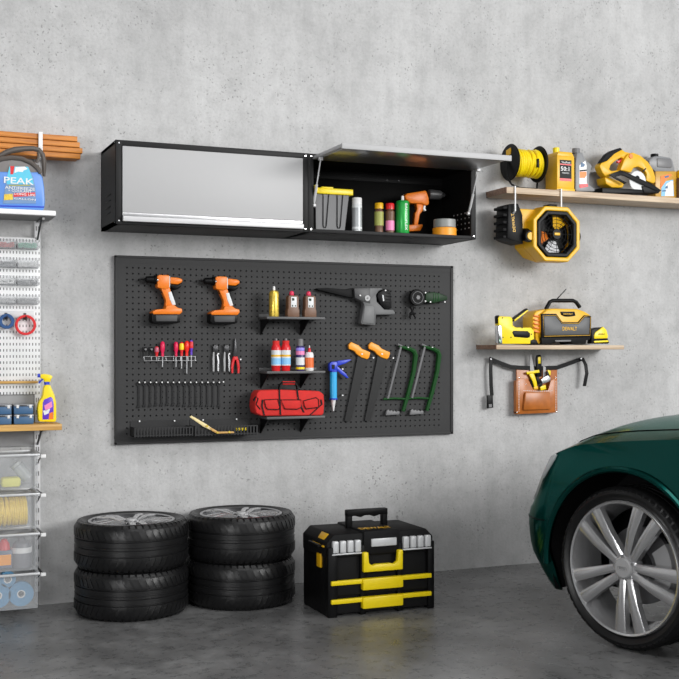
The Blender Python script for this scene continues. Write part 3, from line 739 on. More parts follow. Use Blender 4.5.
o, x, r, h = bottle('squeeze_bottle', 'small bottle with pink label and red cap in the open cabinet', 'bottle', 390, .39, CZ, 30, 9, [('bottle', 'brown', [(0, 0), (.95, 0), (.85, .2), (1, .5), (1, .72), (.7, .78), (.7, .8), (0, .8)]), ('label', 'pink', [(.99, .10), (.99, .42)]), ('cap', 'red', [(0, .801), (.95, .801), (.95, .97), (.85, 1), (0, 1)])], None)
o, x, r, h = bottle('aerosol_can', 'green aerosol can with white vertical lettering in the open cabinet', 'spray can', 402.5, .40, CZ, 38, 13.5, [('can', 'cangreen', [(0, 0), (.95, 0), (1, .02), (1, .82), (.9, .86), (.5, .88), (0, .88)]), ('nozzle', 'white', [(0, .88), (.22, .88), (.22, .96), (.18, 1), (0, 1)])])
text('BANGOFLEX', (x+r*.12, -.40-r*1.005, CZ+h*.43), .016, 'white', o, width=h*.70, rot=-pi/2)
# loose drill facing right
def drill_cabinet():
    off = .20; c = CR(395, 180, 11.3)
    t = thing('cordless_drill', 'orange cordless drill with black chuck pointing right in the open cabinet', 'drill', (WX(417, off), -off, CZ))
    mb = MB(); mb.pr(c([(110, 180), (140, 150), (350, 115), (365, 140), (385, 200), (390, 270), (360, 290), (300, 265), (180, 265), (130, 220)]), off+.03, .07, .010)
    mb.pr(c([(240, 262), (325, 275), (318, 350), (285, 385), (262, 520), (215, 520), (225, 380), (250, 330)]), off+.02, .04, .008); part('housing', mb, 'orange', t)
    mb = MB(); mb.pr(c([(150, 505), (320, 500), (315, 530), (285, 575), (160, 580)]), off+.035, .08, .006); part('battery', mb, 'orange', t)
    mb = MB(); mb.pr(c([(325, 285), (350, 285), (345, 320), (358, 345), (335, 352), (318, 330)]), off+.012, .022, .003); part('trigger', mb, 'white', t)
    z = WZ(430, 194.3, off); xa = WX(429, off); xb = WX(445, off); mb = MB(); k = mpp(430, off)
    mb.lathe([(0, 0), (4.6*k, 0), (5*k, .02), (4.6*k, .085), (4.0*k, .09), (1.6*k, xb-xa), (0, xb-xa)], (xa, -off+.005, z), (1, 0, 0), 24); part('chuck', mb, mat('chuck_grey', (.06, .06, .062), .4), t)
    mb = MB(); mb.cyl((xb-.005, -off+.005, z), (xb+.022, -off+.005, z), .006, .004, 10); part('bit', mb, 'chrome', t)
drill_cabinet()
for (nm, m_, z0, z1, lb) in (('tape_roll', 'lorange', 214, 0, 'orange roll of tape lying flat under a grey roll in the cabinet'), ('tape_roll', 'greyjug', 205, 1, 'grey roll of tape lying on the orange roll in the cabinet')):
    x = WX(444.5, .36); k = mpp(444.5, .36); r = 12*k*(1 if z1 == 0 else .93); zz = CZ+z1*.056; mb = MB(); mb.ring([(r*.55, 0), (r-.003, 0), (r, .004), (r, .05), (r-.003, .054), (r*.55, .054)], (x, -.36, zz), (0, 0, 1), 40)
    solo(nm, mb, m_ if z1 == 0 else mat('grey_tape', (.30, .31, .30), .4), lb, 'tape', (x, -.36, zz), 'tape rolls in the cabinet')

# ================================================================== PEGBOARD
px0, px1, pz0, pz1 = 1.381, 3.718, .946, 2.106
pb = thing('pegboard', 'large charcoal metal pegboard covered in rows of holes on the wall', 'pegboard', ((px0+px1)/2, -.02, pz0))
PIT = .0365; hx0, hz0, NX, NZ_ = 1.4545, 1.010, 60, 29
def pegsheet():
    vs = []; fs = []; y = -.030
    gx = [hx0-PIT/2+PIT*i for i in range(NX+1)]; gz = [hz0-PIT/2+PIT*j for j in range(NZ_+1)]
    gi = {}
    for i, x in enumerate(gx):
        for j, z in enumerate(gz): gi[i, j] = len(vs); vs.append((x, y, z))
    for i in range(NX):
        for j in range(NZ_):
            cxx, czz = hx0+PIT*i, hz0+PIT*j; b = len(vs)
            for k in range(8): a = 2*pi*k/8+pi/8; vs.append((cxx+.0056*cos(a), y, czz+.0056*sin(a)))
            for k in range(8): a = 2*pi*k/8+pi/8; vs.append((cxx+.0056*cos(a), y+.012, czz+.0056*sin(a)))
            for k in range(8): fs.append((b+k, b+(k+1) % 8, b+8+(k+1) % 8, b+8+k))
            c = [gi[i+1, j+1], gi[i, j+1], gi[i, j], gi[i+1, j]]        # corners at 45,135,225,315 degrees
            # octagon vertices k: 22.5+45k degrees
            for q in range(4):
                k0 = 2*q; fs.append((c[q], b+(k0+1) % 8, b+k0)); fs.append((c[q], c[(q+1) % 4], b+(k0+2) % 8, b+(k0+1) % 8))
    me = bpy.data.meshes.new('t'); me.from_pydata(vs, [], fs); mbx = MB(); mbx.bm.from_mesh(me); bpy.data.meshes.remove(me)
    X0, X1, Z0, Z1 = gx[0], gx[-1], gz[0], gz[-1]; e = .0305
    for (a, b, c, d) in ((px0, X0, pz0, pz1), (X1, px1, pz0, pz1), (X0, X1, pz0, Z0), (X0, X1, Z1, pz1)): mbx.box(a, b, -.030, -.028, c, d)
    return mbx
part('perforated_sheet', pegsheet(), 'peg', pb, 20)
mb = MB()
for (a, b, c, d) in ((px0, px0+.012, pz0, pz1), (px1-.022, px1, pz0, pz1), (px0, px1, pz0, pz0+.016), (px0, px1, pz1-.016, pz1)): mb.box(a, b, -.036, -.003, c, d, .003)
mb.box(px0, px1, -.032, -.029, pz1-.045, pz1-.016); part('frame', mb, 'peg', pb)
mb = MB(); mb.box(px0+.01, px1-.01, -.010, -.003, pz0+.01, pz1-.01); part('backing', mb, mat('deep_black', (.006, .006, .006), .8), pb)

def hook(px, py, what, grp, ln=.03, sz=.0052):
    x, z = WX(px, .05), WZ(px, py, .05); mb = MB(); mb.cyl((x, -.029, z), (x, -.03-ln, z), .003, None, 8); mb.m(1).cyl((x, -.03-ln, z), (x, -.036-ln, z), sz, None, 10)
    return solo('peg_hook', mb, ['steel', 'white'], what, 'hook', (x, -.03, z), grp)

# ---- two cordless drills on the board
def drill_board():
    c = CR(110, 250, 4.85); of = .105
    t = thing('cordless_drill', 'orange cordless drill hanging top left on the pegboard', 'drill', (WX(167, .07), -.07, WZ(167, 323, .07)), 'orange drills on the pegboard')
    mb = MB(); mb.pr(c([(230, 126), (240, 120), (284, 121), (290, 128), (289, 184), (270, 190), (236, 184), (231, 178)]), of, .07, .012)
    mb.pr(c([(245, 182), (292, 180), (298, 210), (302, 240), (312, 275), (268, 275), (272, 245), (258, 212)]), of-.01, .05, .008)
    mb.pr(c([(292, 130), (335, 134), (354, 142), (352, 156), (330, 168), (292, 164)]), of-.002, .065, .010); part('housing', mb, 'orange', t)
    mb = MB(); mb.pr(c([(288, 127), (292, 127), (292, 182), (288, 182)]), of+.001, .06, .002); mb.pr(c([(283, 205), (298, 200), (312, 240), (320, 265), (303, 268), (290, 238)]), of-.006, .03, .003); part('trim_band', mb, 'label', t)
    mb = MB(); mb.pr(c([(294, 166), (330, 169), (352, 158), (346, 178), (325, 193), (312, 188), (300, 182)]), of+.001, .06, .006); mb.pr(c([(300, 195), (312, 192), (316, 250), (326, 268), (310, 262)]), of-.02, .03, .003); part('rear_grip', mb, 'black', t)
    mb = MB(); mb.pr(c([(246, 190), (256, 192), (262, 210), (252, 208)]), of-.02, .02, .003); part('trigger', mb, 'black', t)
    mb = MB(); mb.pr(c([(205, 300), (225, 288), (270, 285), (275, 268), (312, 266), (330, 280), (350, 284), (352, 300), (340, 312), (210, 312)]), of+.015, .09, .006); part('battery_cap', mb, 'orange', t)
    mb = MB(); mb.pr(c([(203, 306), (342, 306), (340, 350), (325, 356), (215, 356), (203, 345)]), of+.010, .085, .006); part('battery', mb, 'black', t)
    mb = MB(); mb.pr(c([(222, 316), (328, 316), (326, 346), (225, 346)]), of+.013, .006, .003); part('battery_panel', mb, mat('battery_grey', (.07, .07, .072), .5, spec=.3), t)
    z = WZ(150, 279.5, of-.03); k = mpp(150, .07); xe = WX(157.5, .07); xa = WX(140, .07); mb = MB(); L = xe-xa
    mb.lathe([(0, 0), (.5*k, 0), (.9*k, L*.25), (3.2*k, L*.36), (3.6*k, L*.75), (4.6*k, L*.82), (4.8*k, L), (0, L)], (xa, -.07, z), (1, 0, 0), 24); part('chuck', mb, 'black', t)
    mb = MB(); mb.cyl((xe-.012, -.07-.032, z-.004), (xe-.004, -.07-.032, z-.004), .010, None, 12); part('torque_ring_mark', mb, 'chrome', t)
    return t
d1 = drill_board()
dd = WX(167+57.6, .07)-WX(167, .07)
d2 = dup(d1, (dd, 0, 0), 'orange cordless drill hanging right of another drill on the pegboard', 'orange drills on the pegboard')
hook(177.7, 287.3, 'white-tipped peg hook behind the left orange drill', 'hooks holding the drills', .03)
hook(234.0, 288.1, 'white-tipped peg hook behind the right orange drill', 'hooks holding the drills', .03)

# ---- shelves on the board
def pegshelf(ytop, label):
    of = .20; xa, xb = WX(267, of), WX(325.5, of); z = WZ(296, ytop, of)
    t = thing('pegboard_shelf', label, 'shelf', ((xa+xb)/2, -.1, z), 'small shelves on the pegboard')
    mb = MB(); mb.box(xa, xb, -of, -.031, z-.016, z, .003); mb.box(xa, xb, -.042, -.031, z, z+.02, .002); part('shelf_board', mb, mat('dark_grey_shelf', (.09, .09, .092), .5), t)
    for x in (xa+.012, xb-.11):
        mb = MB(); mb.raw([(x, -.031, z-.016), (x, -of+.01, z-.016), (x, -.031, z-.115), (x+.006, -.031, z-.016), (x+.006, -of+.01, z-.016), (x+.006, -.031, z-.115)], [(0, 1, 2), (3, 4, 5), (0, 1, 4, 3), (1, 2, 5, 4), (2, 0, 3, 5)])
        mb.box(x-.002, x+.028, -of+.012, -.031, z-.022, z-.016, .001); part('bracket', mb, 'black', t)
    return t, z, of
_, s1z, so_ = pegshelf(316.8, 'dark grey pegboard shelf holding the gold can, topmost of three')
_, s2z, _ = pegshelf(371.0, 'dark grey pegboard shelf holding the red cans, middle of three')
_, s3z, _ = pegshelf(416.3, 'dark grey pegboard shelf under the red bag, lowest of three')
bottle('spray_can', 'gold spray can with white nozzle on the top pegboard shelf', 'spray can', 274, .15, s1z, 30.5, 10, [('can', 'gold', [(0, 0), (.95, 0), (1, .03), (1, .76), (.86, .83), (.4, .87), (0, .87)]), ('nozzle', 'white', [(0, .87), (.26, .87), (.26, .95), (.2, 1), (0, 1)])])
def brownbottle(px, label):
    of = .17; k = mpp(px, of); x = WX(px, of); t = thing('oil_bottle', label, 'bottle', (x, -.12, s1z), 'brown bottles on the top shelf')
    w = 6.3*k; z = s1z
    mb = MB(); mb.prism([(x-w, z), (x+w, z), (x+w, z+.045), (x+w*.88, z+.05), (x+w*.88, z+.125), (x+w*.7, z+.138), (x-w*.7, z+.138), (x-w*.88, z+.125), (x-w*.88, z+.05), (x-w, z+.045)], -of, -of+.055, .005); part('bottle', mb, 'brown', t)
    mb = MB(); mb.box(x-w*.45, x+w*.5, -of-.0015, -of+.002, z+.062, z+.128, .001); part('label', mb, 'label', t)
    mb = MB(); mb.box(x-w*.3, x+w*.1, -of-.003, -of, z+.104, z+.120, .001); mb.box(x-w*.3, x-w*.1, -of-.003, -of, z+.066, z+.076, .001); mb.box(x+w*.2, x+w*.36, -of-.003, -of, z+.066, z+.076, .001); part('label_mark', mb, 'dgreen', t)
    mb = MB(); mb.lathe([(0, 0), (.013, 0), (.016, .006), (.014, .022), (.008, .028), (0, .028)], (x-w*.1, -of+.027, z+.138), (0, 0, 1), 16); part('cap', mb, mat('pink_red_cap', (.75, .03, .10), .35), t)
brownbottle(293.7, 'brown oil bottle with red cap beside the gold can'); brownbottle(310.7, 'brown oil bottle with red cap near the right end of the top shelf')
for (px, lb) in ((276.0, 'red spray can with blue and white label, at the left end of the middle shelf'), (285.8, 'red spray can with blue and white label, right one of the pair')):
    o, x, r, h = bottle('spray_can', lb, 'spray can', px, .155, s2z, 32.5, 9.6, [('can', 'red', [(0, 0), (.84, 0), (.9, .02), (.9, .12), (1, .15), (1, .70), (.88, .76), (.7, .82), (0, .82)]), ('label', 'label', [(1.02, .17), (1.02, .64)]), ('cap', 'redfab', [(0, .82), (.72, .82), (.72, .93), (0, .94)]), ('nozzle', 'greydark', [(0, .94), (.3, .94), (.25, 1), (0, 1)])], 'red spray cans on the middle shelf')
    lb_ = [c for c in o.children if c.name.startswith('label')][0]
    mb = MB(); mb.lathe([(r*1.03, h*.2), (r*1.03, h*.40)], (x, -.155, s2z), (0, 0, 1), 28); part('blue_patch', mb, 'lblue', lb_)
    mb = MB(); mb.lathe([(r*1.03, h*.44), (r*1.03, h*.50)], (x, -.155, s2z), (0, 0, 1), 28); part('yellow_patch', mb, 'yellow', lb_)
o, x, r, h = bottle('spray_can', 'dark blue and purple spray can with grey cap on the middle shelf', 'spray can', 300.2, .155, s2z, 32, 8.6, [('can', mat('dark_indigo', (.03, .02, .12), .3), [(0, 0), (.95, 0), (1, .02), (1, .74), (.8, .78), (0, .78)]), ('cap', 'greydark', [(0, .78), (.72, .78), (.72, .97), (.6, 1), (0, 1)]), ('pink_band', 'pink', [(1.02, .50), (1.02, .62)]), ('violet_band', mat('lilac', (.30, .26, .85), .4), [(1.02, .63), (1.02, .72)]), ('label', 'label', [(1.02, .18), (1.02, .42)]), ('yellow_band', 'byellow', [(1.02, .05), (1.02, .12)])])
o, x, r, h = bottle('glue_bottle', 'small white glue bottle with orange label and red nozzle on the shelf', 'bottle', 309.4, .155, s2z, 25.5, 8.6, [('bottle', 'white', [(0, 0), (.9, 0), (1, .03), (1, .62), (.8, .72), (.35, .74), (0, .74)]), ('label', mat('orange_label', (.80, .16, .03), .4), [(1.02, .12), (1.02, .52)]), ('nozzle', 'red', [(0, .74), (.38, .74), (.3, .86), (.16, .9), (0, .9)]), ('tip', 'white', [(0, .9), (.16, .9), (.06, 1), (0, 1)])])

# ---- red tool bag
def bag():
    of = .195; c = CR(240, 325, 6.173); z0 = s3z
    t = thing('tool_bag', 'red fabric tool bag with black piping and handle on the lowest pegboard shelf', 'bag', (WX(288, .1), -.1, z0))
    mb = MB(); P = PP(c([(96, 460), (104, 425), (120, 404), (250, 400), (400, 404), (490, 408), (518, 428), (522, 480), (518, 548), (505, 562), (135, 562), (100, 545), (92, 500)]), of)
    P = [(x, max(z, z0+.001)) for x, z in P]; mb.prism(P, -of, -.075, .028, seg=3); part('body', mb, 'redfab', t)
    for q in ([(150, 462), (232, 458), (246, 510), (236, 522), (172, 520), (160, 508)], [(252, 462), (376, 462), (380, 508), (352, 520), (278, 518)], [(392, 468), (470, 448), (484, 460), (486, 508), (408, 518), (398, 500)]):
        Q = PP(c(q), of+.008); mb = MB(); mb.prism(Q, -of-.008, -of+.01, .006); pk = part('pocket', mb, 'redfab', t)
        mb = MB(); mb.tube([(x, -of-.008, z) for x, z in Q], .0032, 6, True); part('piping', mb, 'black', pk)
    for q in ([(243, 398), (245, 460), (250, 555)], [(352, 398), (362, 470), (395, 540)], [(140, 460), (135, 500), (150, 558)], [(500, 460), (505, 490), (430, 558)]):
        mb = MB(); Q = PP(c(q), of+.004); mb.ribbon([(x, -of-.004, z) for x, z in Q], (.010, 0, 0), .003); part('webbing', mb, 'black', t)
    mb = MB(); Q = PP(c([(240, 405), (246, 372), (262, 356), (335, 356), (350, 372), (356, 405)]), .14); mb.ribbon([(x, -.14, z) for x, z in Q], (0, .03, 0), .008); h = part('handle', mb, 'black', t)
    mb = MB(); Q = PP(c([(262, 358), (338, 358)]), .14); mb.cyl((Q[0][0], -.14, Q[0][1]), (Q[1][0], -.14, Q[1][1]), .012, None, 12); part('handle_wrap', mb, 'redfab', h)
    mb = MB(); Q = PP(c([(78, 470), (105, 430), (250, 408), (400, 410), (515, 432)]), of-.03); mb.tube([(x, -of+.022, z+.006) for x, z in Q], .003, 6); part('zip', mb, 'black', t)
    mb = MB(); Q = PP(c([(85, 470), (100, 440), (112, 455), (100, 490), (125, 520)]), of+.002); mb.tube([(x, -of-.001, z) for x, z in Q], .004, 6); part('end_loop', mb, 'black', t)
bag()

# ---- caulking gun
def caulk():
    of = .075; c = CR(240, 325, 6.173)
    t = thing('caulking_gun', 'blue caulking gun with white nozzle hanging beside the orange saws', 'caulking gun', (WX(334, of), -of, WZ(334, 410, of)))
    x = WX(333.4, of); za, zb = WZ(333.4, 399, of), WZ(333.4, 371.5, of); k = mpp(333, of)
    mb = MB(); mb.cyl((x, -of, za), (x, -of, zb), 3.6*k, None, 24, .002); part('cartridge', mb, 'cyan', t)
    mb = MB(); mb.cyl((x, -of, za-.004), (x, -of, za+.006), 4.1*k, None, 24, .001); mb.cyl((x, -of, zb-.004), (x, -of, zb+.010), 4.0*k, None, 24, .001); part('collar', mb, 'blue', t)
    mb = MB(); mb.lathe([(0, 0), (2.6*k, 0), (.6*k, -(399-410.5)*-k), (0, -(410.5-399)*k)], (x, -of, za-.004), (0, 0, 1), 20); part('nozzle', mb, 'white', t)
    mb = MB(); mb.pr(c([(555, 285), (553, 240), (565, 228), (600, 225), (605, 245), (600, 282)]), of+.02, .035, .004); mb.pr(c([(600, 222), (672, 212), (690, 214), (650, 238), (605, 252)]), of+.008, .016, .003); part('frame', mb, 'blue', t)
    mb = MB(); mb.pr(c([(595, 250), (612, 262), (655, 300), (673, 328), (660, 328), (625, 302), (596, 275)]), of+.006, .012, .003); part('trigger', mb, 'blue', t)
    mb = MB(); mb.pr(c([(566, 245), (586, 245), (584, 272), (568, 272)]), of+.022, .004, 0); part('frame_recess', mb, 'black', t)
caulk()
hook(341.8, 369, 'white-tipped peg hook above the caulking gun trigger', None); hook(341.8, 395.2, 'white-tipped peg hook right of the blue cartridge', None)

# ---- reciprocating saw
def recip():
    c = CR(310, 275, 7.544); of = .095
    t = thing('reciprocating_saw', 'grey and black power saw with long pointed snout on the pegboard', 'power saw', (WX(365, .06), -.06, WZ(365, 322, .06)))
    mb = MB(); mb.pr(c([(55, 100), (120, 96), (270, 108), (320, 98), (332, 100), (334, 172), (290, 168), (60, 112)]), of-.02, .04, .005); part('snout', mb, 'blackmat', t)
    mb = MB(); mb.pr(c([(334, 98), (430, 96), (545, 98), (550, 110), (520, 120), (500, 150), (505, 200), (560, 258), (630, 262), (645, 285), (640, 300), (500, 300), (495, 380), (388, 372), (385, 355), (410, 225), (400, 205), (340, 172)]), of, .058, .006); part('housing', mb, mat('tool_grey', (.115, .117, .12), .5), t)
    mb = MB(); mb.pr(c([(415, 232), (475, 232), (488, 250), (482, 366), (398, 360)]), of+.004, .01, .003); part('grip_panel', mb, mat('lighter_tool_grey', (.16, .162, .165), .5), t)
    mb = MB(); mb.pr(c([(560, 104), (600, 112), (610, 135), (618, 240), (600, 262), (565, 262), (530, 215), (508, 165), (515, 135), (540, 118)]), of+.003, .05, .006); part('rear_handle', mb, 'black', t)
    mb = MB(); 
    for k in range(5): mb.pr(c([(572, 130+k*24), (606, 136+k*24), (606, 142+k*24), (572, 137+k*24)]), of+.006, .01, .001)
    part('grip_ribs', mb, 'blackmat', t)
    mb = MB(); mb.pr(c([(546, 150), (554, 150), (560, 195), (552, 198)]), of+.008, .012, 0); part('trigger', mb, 'label', t)
    mb = MB(); mb.pr(c([(334, 100), (402, 98), (455, 100), (455, 215), (412, 205), (340, 172)]), of+.003, .03, .003); part('nose_cover', mb, mat('mid_tool_grey', (.05, .05, .052), .45), t)
    P = PP(c([(430, 175)]), of)[0]; mb = MB(); mb.cyl((P[0], -of-.010, P[1]), (P[0], -of, P[1]), .020, None, 24, .002); dl = part('dial', mb, 'greymetal', t)
    mb = MB(); mb.cyl((P[0], -of-.013, P[1]), (P[0], -of-.009, P[1]), .006, None, 12); part('dial_screw', mb, 'greydark', dl)
recip()
hook(357.0, 295.8, 'white-tipped peg hook under the power saw snout', None, .07); hook(382.2, 290.8, 'white-tipped peg hook inside the power saw handle', None, .07)

# ---- angle grinder
def grinder():
    c = CR(360, 270, 6.79); of = .09
    t = thing('angle_grinder', 'angle grinder with black guard and dark green body on the pegboard', 'grinder', (WX(425, .06), -.06, WZ(425, 318, .06)))
    P = PP(c([(388, 187)]), of)[0]; k = mpp(417, of)
    mb = MB(); mb.lathe([(0, 0), (8.0*k, 0), (8.4*k, .006), (8.4*k, .028), (0, .034)], (P[0], -of-.01, P[1]), (0, 1, 0), 36); part('guard', mb, 'blackmat', t)
    mb = MB(); mb.lathe([(0, 0), (2.2*k, 0), (2.4*k, .006), (2.4*k, .012), (0, .012)], (P[0], -of-.018, P[1]), (0, 1, 0), 6); mb.ring([(5.6*k, 0), (6.0*k, 0), (6.0*k, .004), (5.6*k, .004)], (P[0], -of-.013, P[1]), (0, 1, 0), 30); part('spindle_nut', mb, 'greydark', t)
    mb = MB(); mb.pr(c([(445, 155), (500, 148), (545, 158), (595, 178), (598, 200), (560, 212), (510, 225), (470, 220), (445, 215)]), of, .05, .008); b = part('body', mb, 'dgreen', t)
    mb = MB(); 
    for q in range(3): mb.pr(c([(500+q*16, 158), (507+q*16, 158), (507+q*16, 212), (500+q*16, 212)]), of+.003, .01, .001)
    part('vent', mb, 'green', b)
    mb = MB(); Q = PP(c([(345, 250), (360, 275), (350, 300), (342, 325)]), of); mb.tube([(x, -of+.01, z) for x, z in Q], .008, 8); Q = PP(c([(372, 250), (362, 280), (372, 310), (382, 325)]), of); mb.tube([(x, -of+.01, z) for x, z in Q], .006, 8); Q = PP(c([(340, 300), (380, 296)]), of); mb.tube([(x, -of+.006, z) for x, z in Q], .006, 8); part('side_arm', mb, 'black', t)
grinder()
for (x, y, w) in ((422, 293, 'upper white-tipped hook on the grinder guard'), (422, 301.5, 'lower white-tipped hook on the grinder guard'), (427, 302.2, 'white-tipped hook under the near end of the green grinder body'), (441.3, 302.2, 'white-tipped hook under the far end of the green grinder body')): hook(x, y, w, None, .068)

# ---- orange hand saws
def handsaw():
    c = CR(310, 270, 4.247); of = .06
    t = thing('hand_saw', 'hand saw with orange handle and dark blade, left of the two', 'hand saw', (WX(355, .05), -.05, WZ(355, 421, .05)), 'orange handled saws')
    mb = MB(); mb.pr(c([(204, 362), (246, 376), (172, 640), (160, 645), (148, 640), (150, 628)]), .048, .004, 0); part('blade', mb, mat('dark_saw_blade', (.012, .012, .0125), .45, 0, spec=.25), t)
    mb = MB(); mb.pr(c([(164, 318), (176, 305), (190, 312), (208, 320), (222, 335), (240, 342), (258, 350), (252, 372), (244, 380), (220, 372), (200, 358), (190, 345), (166, 335)]), of, .022, .006); h = part('handle', mb, 'lorange', t)
    P = PP(c([(221, 357)]), of)[0]; mb = MB(); mb.cyl((P[0], -of-.003, P[1]), (P[0], -of+.001, P[1]), .006, None, 12); part('handle_bolt', mb, 'label', h)
    return t
hs = handsaw(); dup(hs, (WX(355+20, .05)-WX(355, .05), 0, 0), 'hand saw with orange handle and dark blade, right of the two')
hook(372.6, 357.8, 'white-tipped peg hook beside the left orange saw handle', None); hook(392.4, 358.0, 'white-tipped peg hook beside the right orange saw handle', None)

# ---- green bow saws
def bowsaw():
    c = CR(310, 270, 4.247); of = .055
    t = thing('hack_saw', 'green framed hack saw right of the orange saws, left of the two', 'hack saw', (WX(395, .05), -.05, WZ(395, 415, .05)), 'green framed hack saws')
    mb = MB(); P = PP(c([(378, 322), (400, 330), (425, 336), (442, 346), (448, 362), (440, 430), (418, 520), (395, 600)]), of)
    mb.tube([(x, -of, z) for x, z in P], [.008, .011, .015, .018, .018, .016, .015, .013], 8); P = PP(c([(312, 548), (360, 545), (412, 548)]), of); mb.tube([(x, -of, z) for x, z in P], .007, 8); part('frame', mb, 'green', t)
    mb = MB(); mb.pr(c([(384, 322), (392, 324), (336, 546), (328, 546)]), of+.008, .004, 0); part('blade', mb, mat('hack_blade', (.11, .11, .115), .5, .2), t)
    mb = MB(); P = PP(c([(372, 315), (386, 322), (400, 330)]), of); mb.tube([(x, -of, z) for x, z in P], .008, 8); part('blade_clamp', mb, 'greydark', t)
    mb = MB(); mb.pr(c([(326, 598), (334, 592), (340, 600), (347, 594), (353, 602), (360, 596), (366, 603), (374, 598), (382, 602), (380, 614), (322, 618)]), of+.01, .02, .003); part('hand_grip', mb, 'greydark', t)
    return t
bs = bowsaw(); dup(bs, (WX(395+23.9, .05)-WX(395, .05), 0, 0), 'green framed hack saw nearest the right edge of the pegboard')
hook(407.3, 347.6, 'white-tipped peg hook on the left green saw', None); hook(431.5, 347.5, 'white-tipped peg hook on the right green saw', None)

# ---- screwdrivers
def driver(px, y0, y1, y2, m_, label, wpx=4.4, shaft='chrome', band=None, fat=True):
    of = .055; k = mpp(px, of); x = WX(px, of); za, zb, zc = WZ(px, y0, of), WZ(px, y1, of), WZ(px, y2, of); r = wpx*k/2; L = za-zb
    t = thing('screwdriver', label, 'screwdriver', (x, -of, zc), 'screwdrivers on the pegboard')
    mb = MB(); mb.lathe([(0, 0), (r*.55, 0), (r*.62, L*.12), (r*.55, L*.25), (r*.95, L*.45), (r, L*.75), (r*.8, L*.93), (r*.4, L), (0, L)], (x, -of, zb), (0, 0, 1), 14); h = part('handle', mb, m_, t)
    if band: mb = MB(); mb.lathe([(r*1.0, L*.45), (r*1.06, L*.55), (r*1.06, L*.72), (r*.9, L*.9)], (x, -of, zb), (0, 0, 1), 14); part('handle_band', mb, band, h)
    mb = MB(); mb.cyl((x, -of, zb+.002), (x, -of, zc), .0042, .0035, 8); part('shaft', mb, mat('shaft_steel', (.38, .38, .39), .4, .3), t)
driver(156.7, 346.5, 356.5, 361, 'red', 'short dark red stubby screwdriver right of the hex keys', 4.6, band=mat('dusty_pink', (.5, .10, .16), .35))
driver(162.5, 341.5, 356.5, 367, mat('crimson', (.72, .01, .08), .3), 'crimson screwdriver ending the left group of drivers', 5)
driver(176, 341.8, 356.5, 367, mat('crimson', (0, 0, 0)), 'crimson screwdriver starting the right group of drivers', 4.6)
driver(181.6, 342, 356, 368.5, 'red', 'red and yellow banded screwdriver in the right group', 4.6, band='byellow')
driver(186.8, 341, 356, 373.5, mat('scarlet', (.85, .02, .01), .3), 'longest screwdriver with scarlet handle and long steel shaft', 5.2)
driver(191.3, 340, 355, 367, 'purple', 'screwdriver with violet and red handle ending the row', 3.8, band='red')
for (px, lb) in ((144.6, 'black hex key at the far left of the screwdriver row'), (150.6, 'black hex key next to the dark red stubby screwdriver')):
    of = .05; Q = PP([(px-1.5, 357), (px-1.5, 347.6), (px+1.5, 347.6), (px+1.5, 351)], of); mb = MB(); mb.tube([(x, -of, z) for x, z in Q], .0045, 8); mb.m(1).cyl((Q[2][0]-.004, -of-.008, (Q[2][1]+Q[3][1])/2), (Q[2][0]-.004, -of-.004, (Q[2][1]+Q[3][1])/2), .007, None, 8)
    solo('hex_key', mb, ['black', 'greydark'], lb, 'hex key', (Q[0][0], -of, Q[0][1]), 'hex keys')
mb = MB(); of = .052; 
for dz in (356.5, 360.7):
    A, B = PP([(144, dz), (196, dz)], of); mb.cyl((A[0], -of-.006, A[1]), (B[0], -of-.006, A[1]), .0016, None, 6)
for q in range(8):
    x = WX(144+q*7.3, of); z = WZ(150, 358.6, of); mb.cyl((x, -.03, z), (x, -of-.006, z), .0016, None, 6); mb.cyl((x, -of-.006, WZ(150, 356.5, of)), (x, -of-.006, WZ(150, 360.7, of)), .0016, None, 6)
solo('screwdriver_rack', mb, 'steel', 'thin wire rack that holds the screwdrivers on the pegboard', 'rack', (WX(170, of), -of, WZ(170, 360, of)))

# ---- pliers
def pliers(hx, label, red=False):
    of = .05; c = CR(190, 330, 11.3)
    P0 = c([(hx, 300)])[0]
    t = thing('pliers', label, 'pliers', (WX(P0[0], of), -of, WZ(P0[0], 372, of)), 'pliers on the pegboard')
    if not red:
        mb = MB(); mb.pr(c([(hx-38, 165), (hx-22, 190), (hx-8, 158), (hx+6, 190), (hx+8, 158), (hx+24, 185), (hx+30, 235), (hx+22, 250), (hx-26, 250), (hx-30, 200)]), of, .014, .002); part('jaws', mb, 'darksteel', t)
        for (s, pts) in ((0, [(hx-22, 248), (hx-26, 330), (hx-24, 400), (hx-24, 468)]), (1, [(hx+20, 275), (hx+30, 350), (hx+28, 400), (hx+30, 466)])):
            mb = MB(); mb.tube([(x, -of, z) for x, z in PP(c(pts), of)], [.004, .0075, .0065, .0055], 8); part('handle', mb, 'greymetal' if s == 0 else 'steel', t)
    else:
        mb = MB(); mb.pr(c([(hx-6, 95), (hx+6, 95), (hx+16, 200), (hx+22, 300), (hx-26, 300), (hx-14, 200)]), of, .014, .002); part('jaws', mb, 'darksteel', t)
        for s in (-1, 1):
            mb = MB(); mb.tube([(x, -of, z) for x, z in PP(c([(hx+s*10, 300), (hx+s*24, 350), (hx+s*36, 420), (hx+s*34, 488)]), of)], [.008, .010, .009, .007], 8); part('handle', mb, 'red', t)
        mb = MB(); P = PP(c([(hx, 318)]), of)[0]; mb.cyl((P[0], -of-.009, P[1]), (P[0], -of+.005, P[1]), .010, None, 14); part('pivot', mb, 'red', t)
pliers(290, 'pliers with pale grey handles, leftmost of the three'); pliers(414, 'pliers with pale grey handles in the middle of the three'); pliers(512, 'long nose pliers with red handles and dark jaws', True)
hook(217.7, 353.8, 'white-tipped peg hook on the left grey-handled pliers', None, .03); hook(228.8, 353.8, 'white-tipped peg hook on the middle grey-handled pliers', None, .03); hook(240, 359.4, 'white-tipped peg hook beside the red-handled pliers', None, .03)

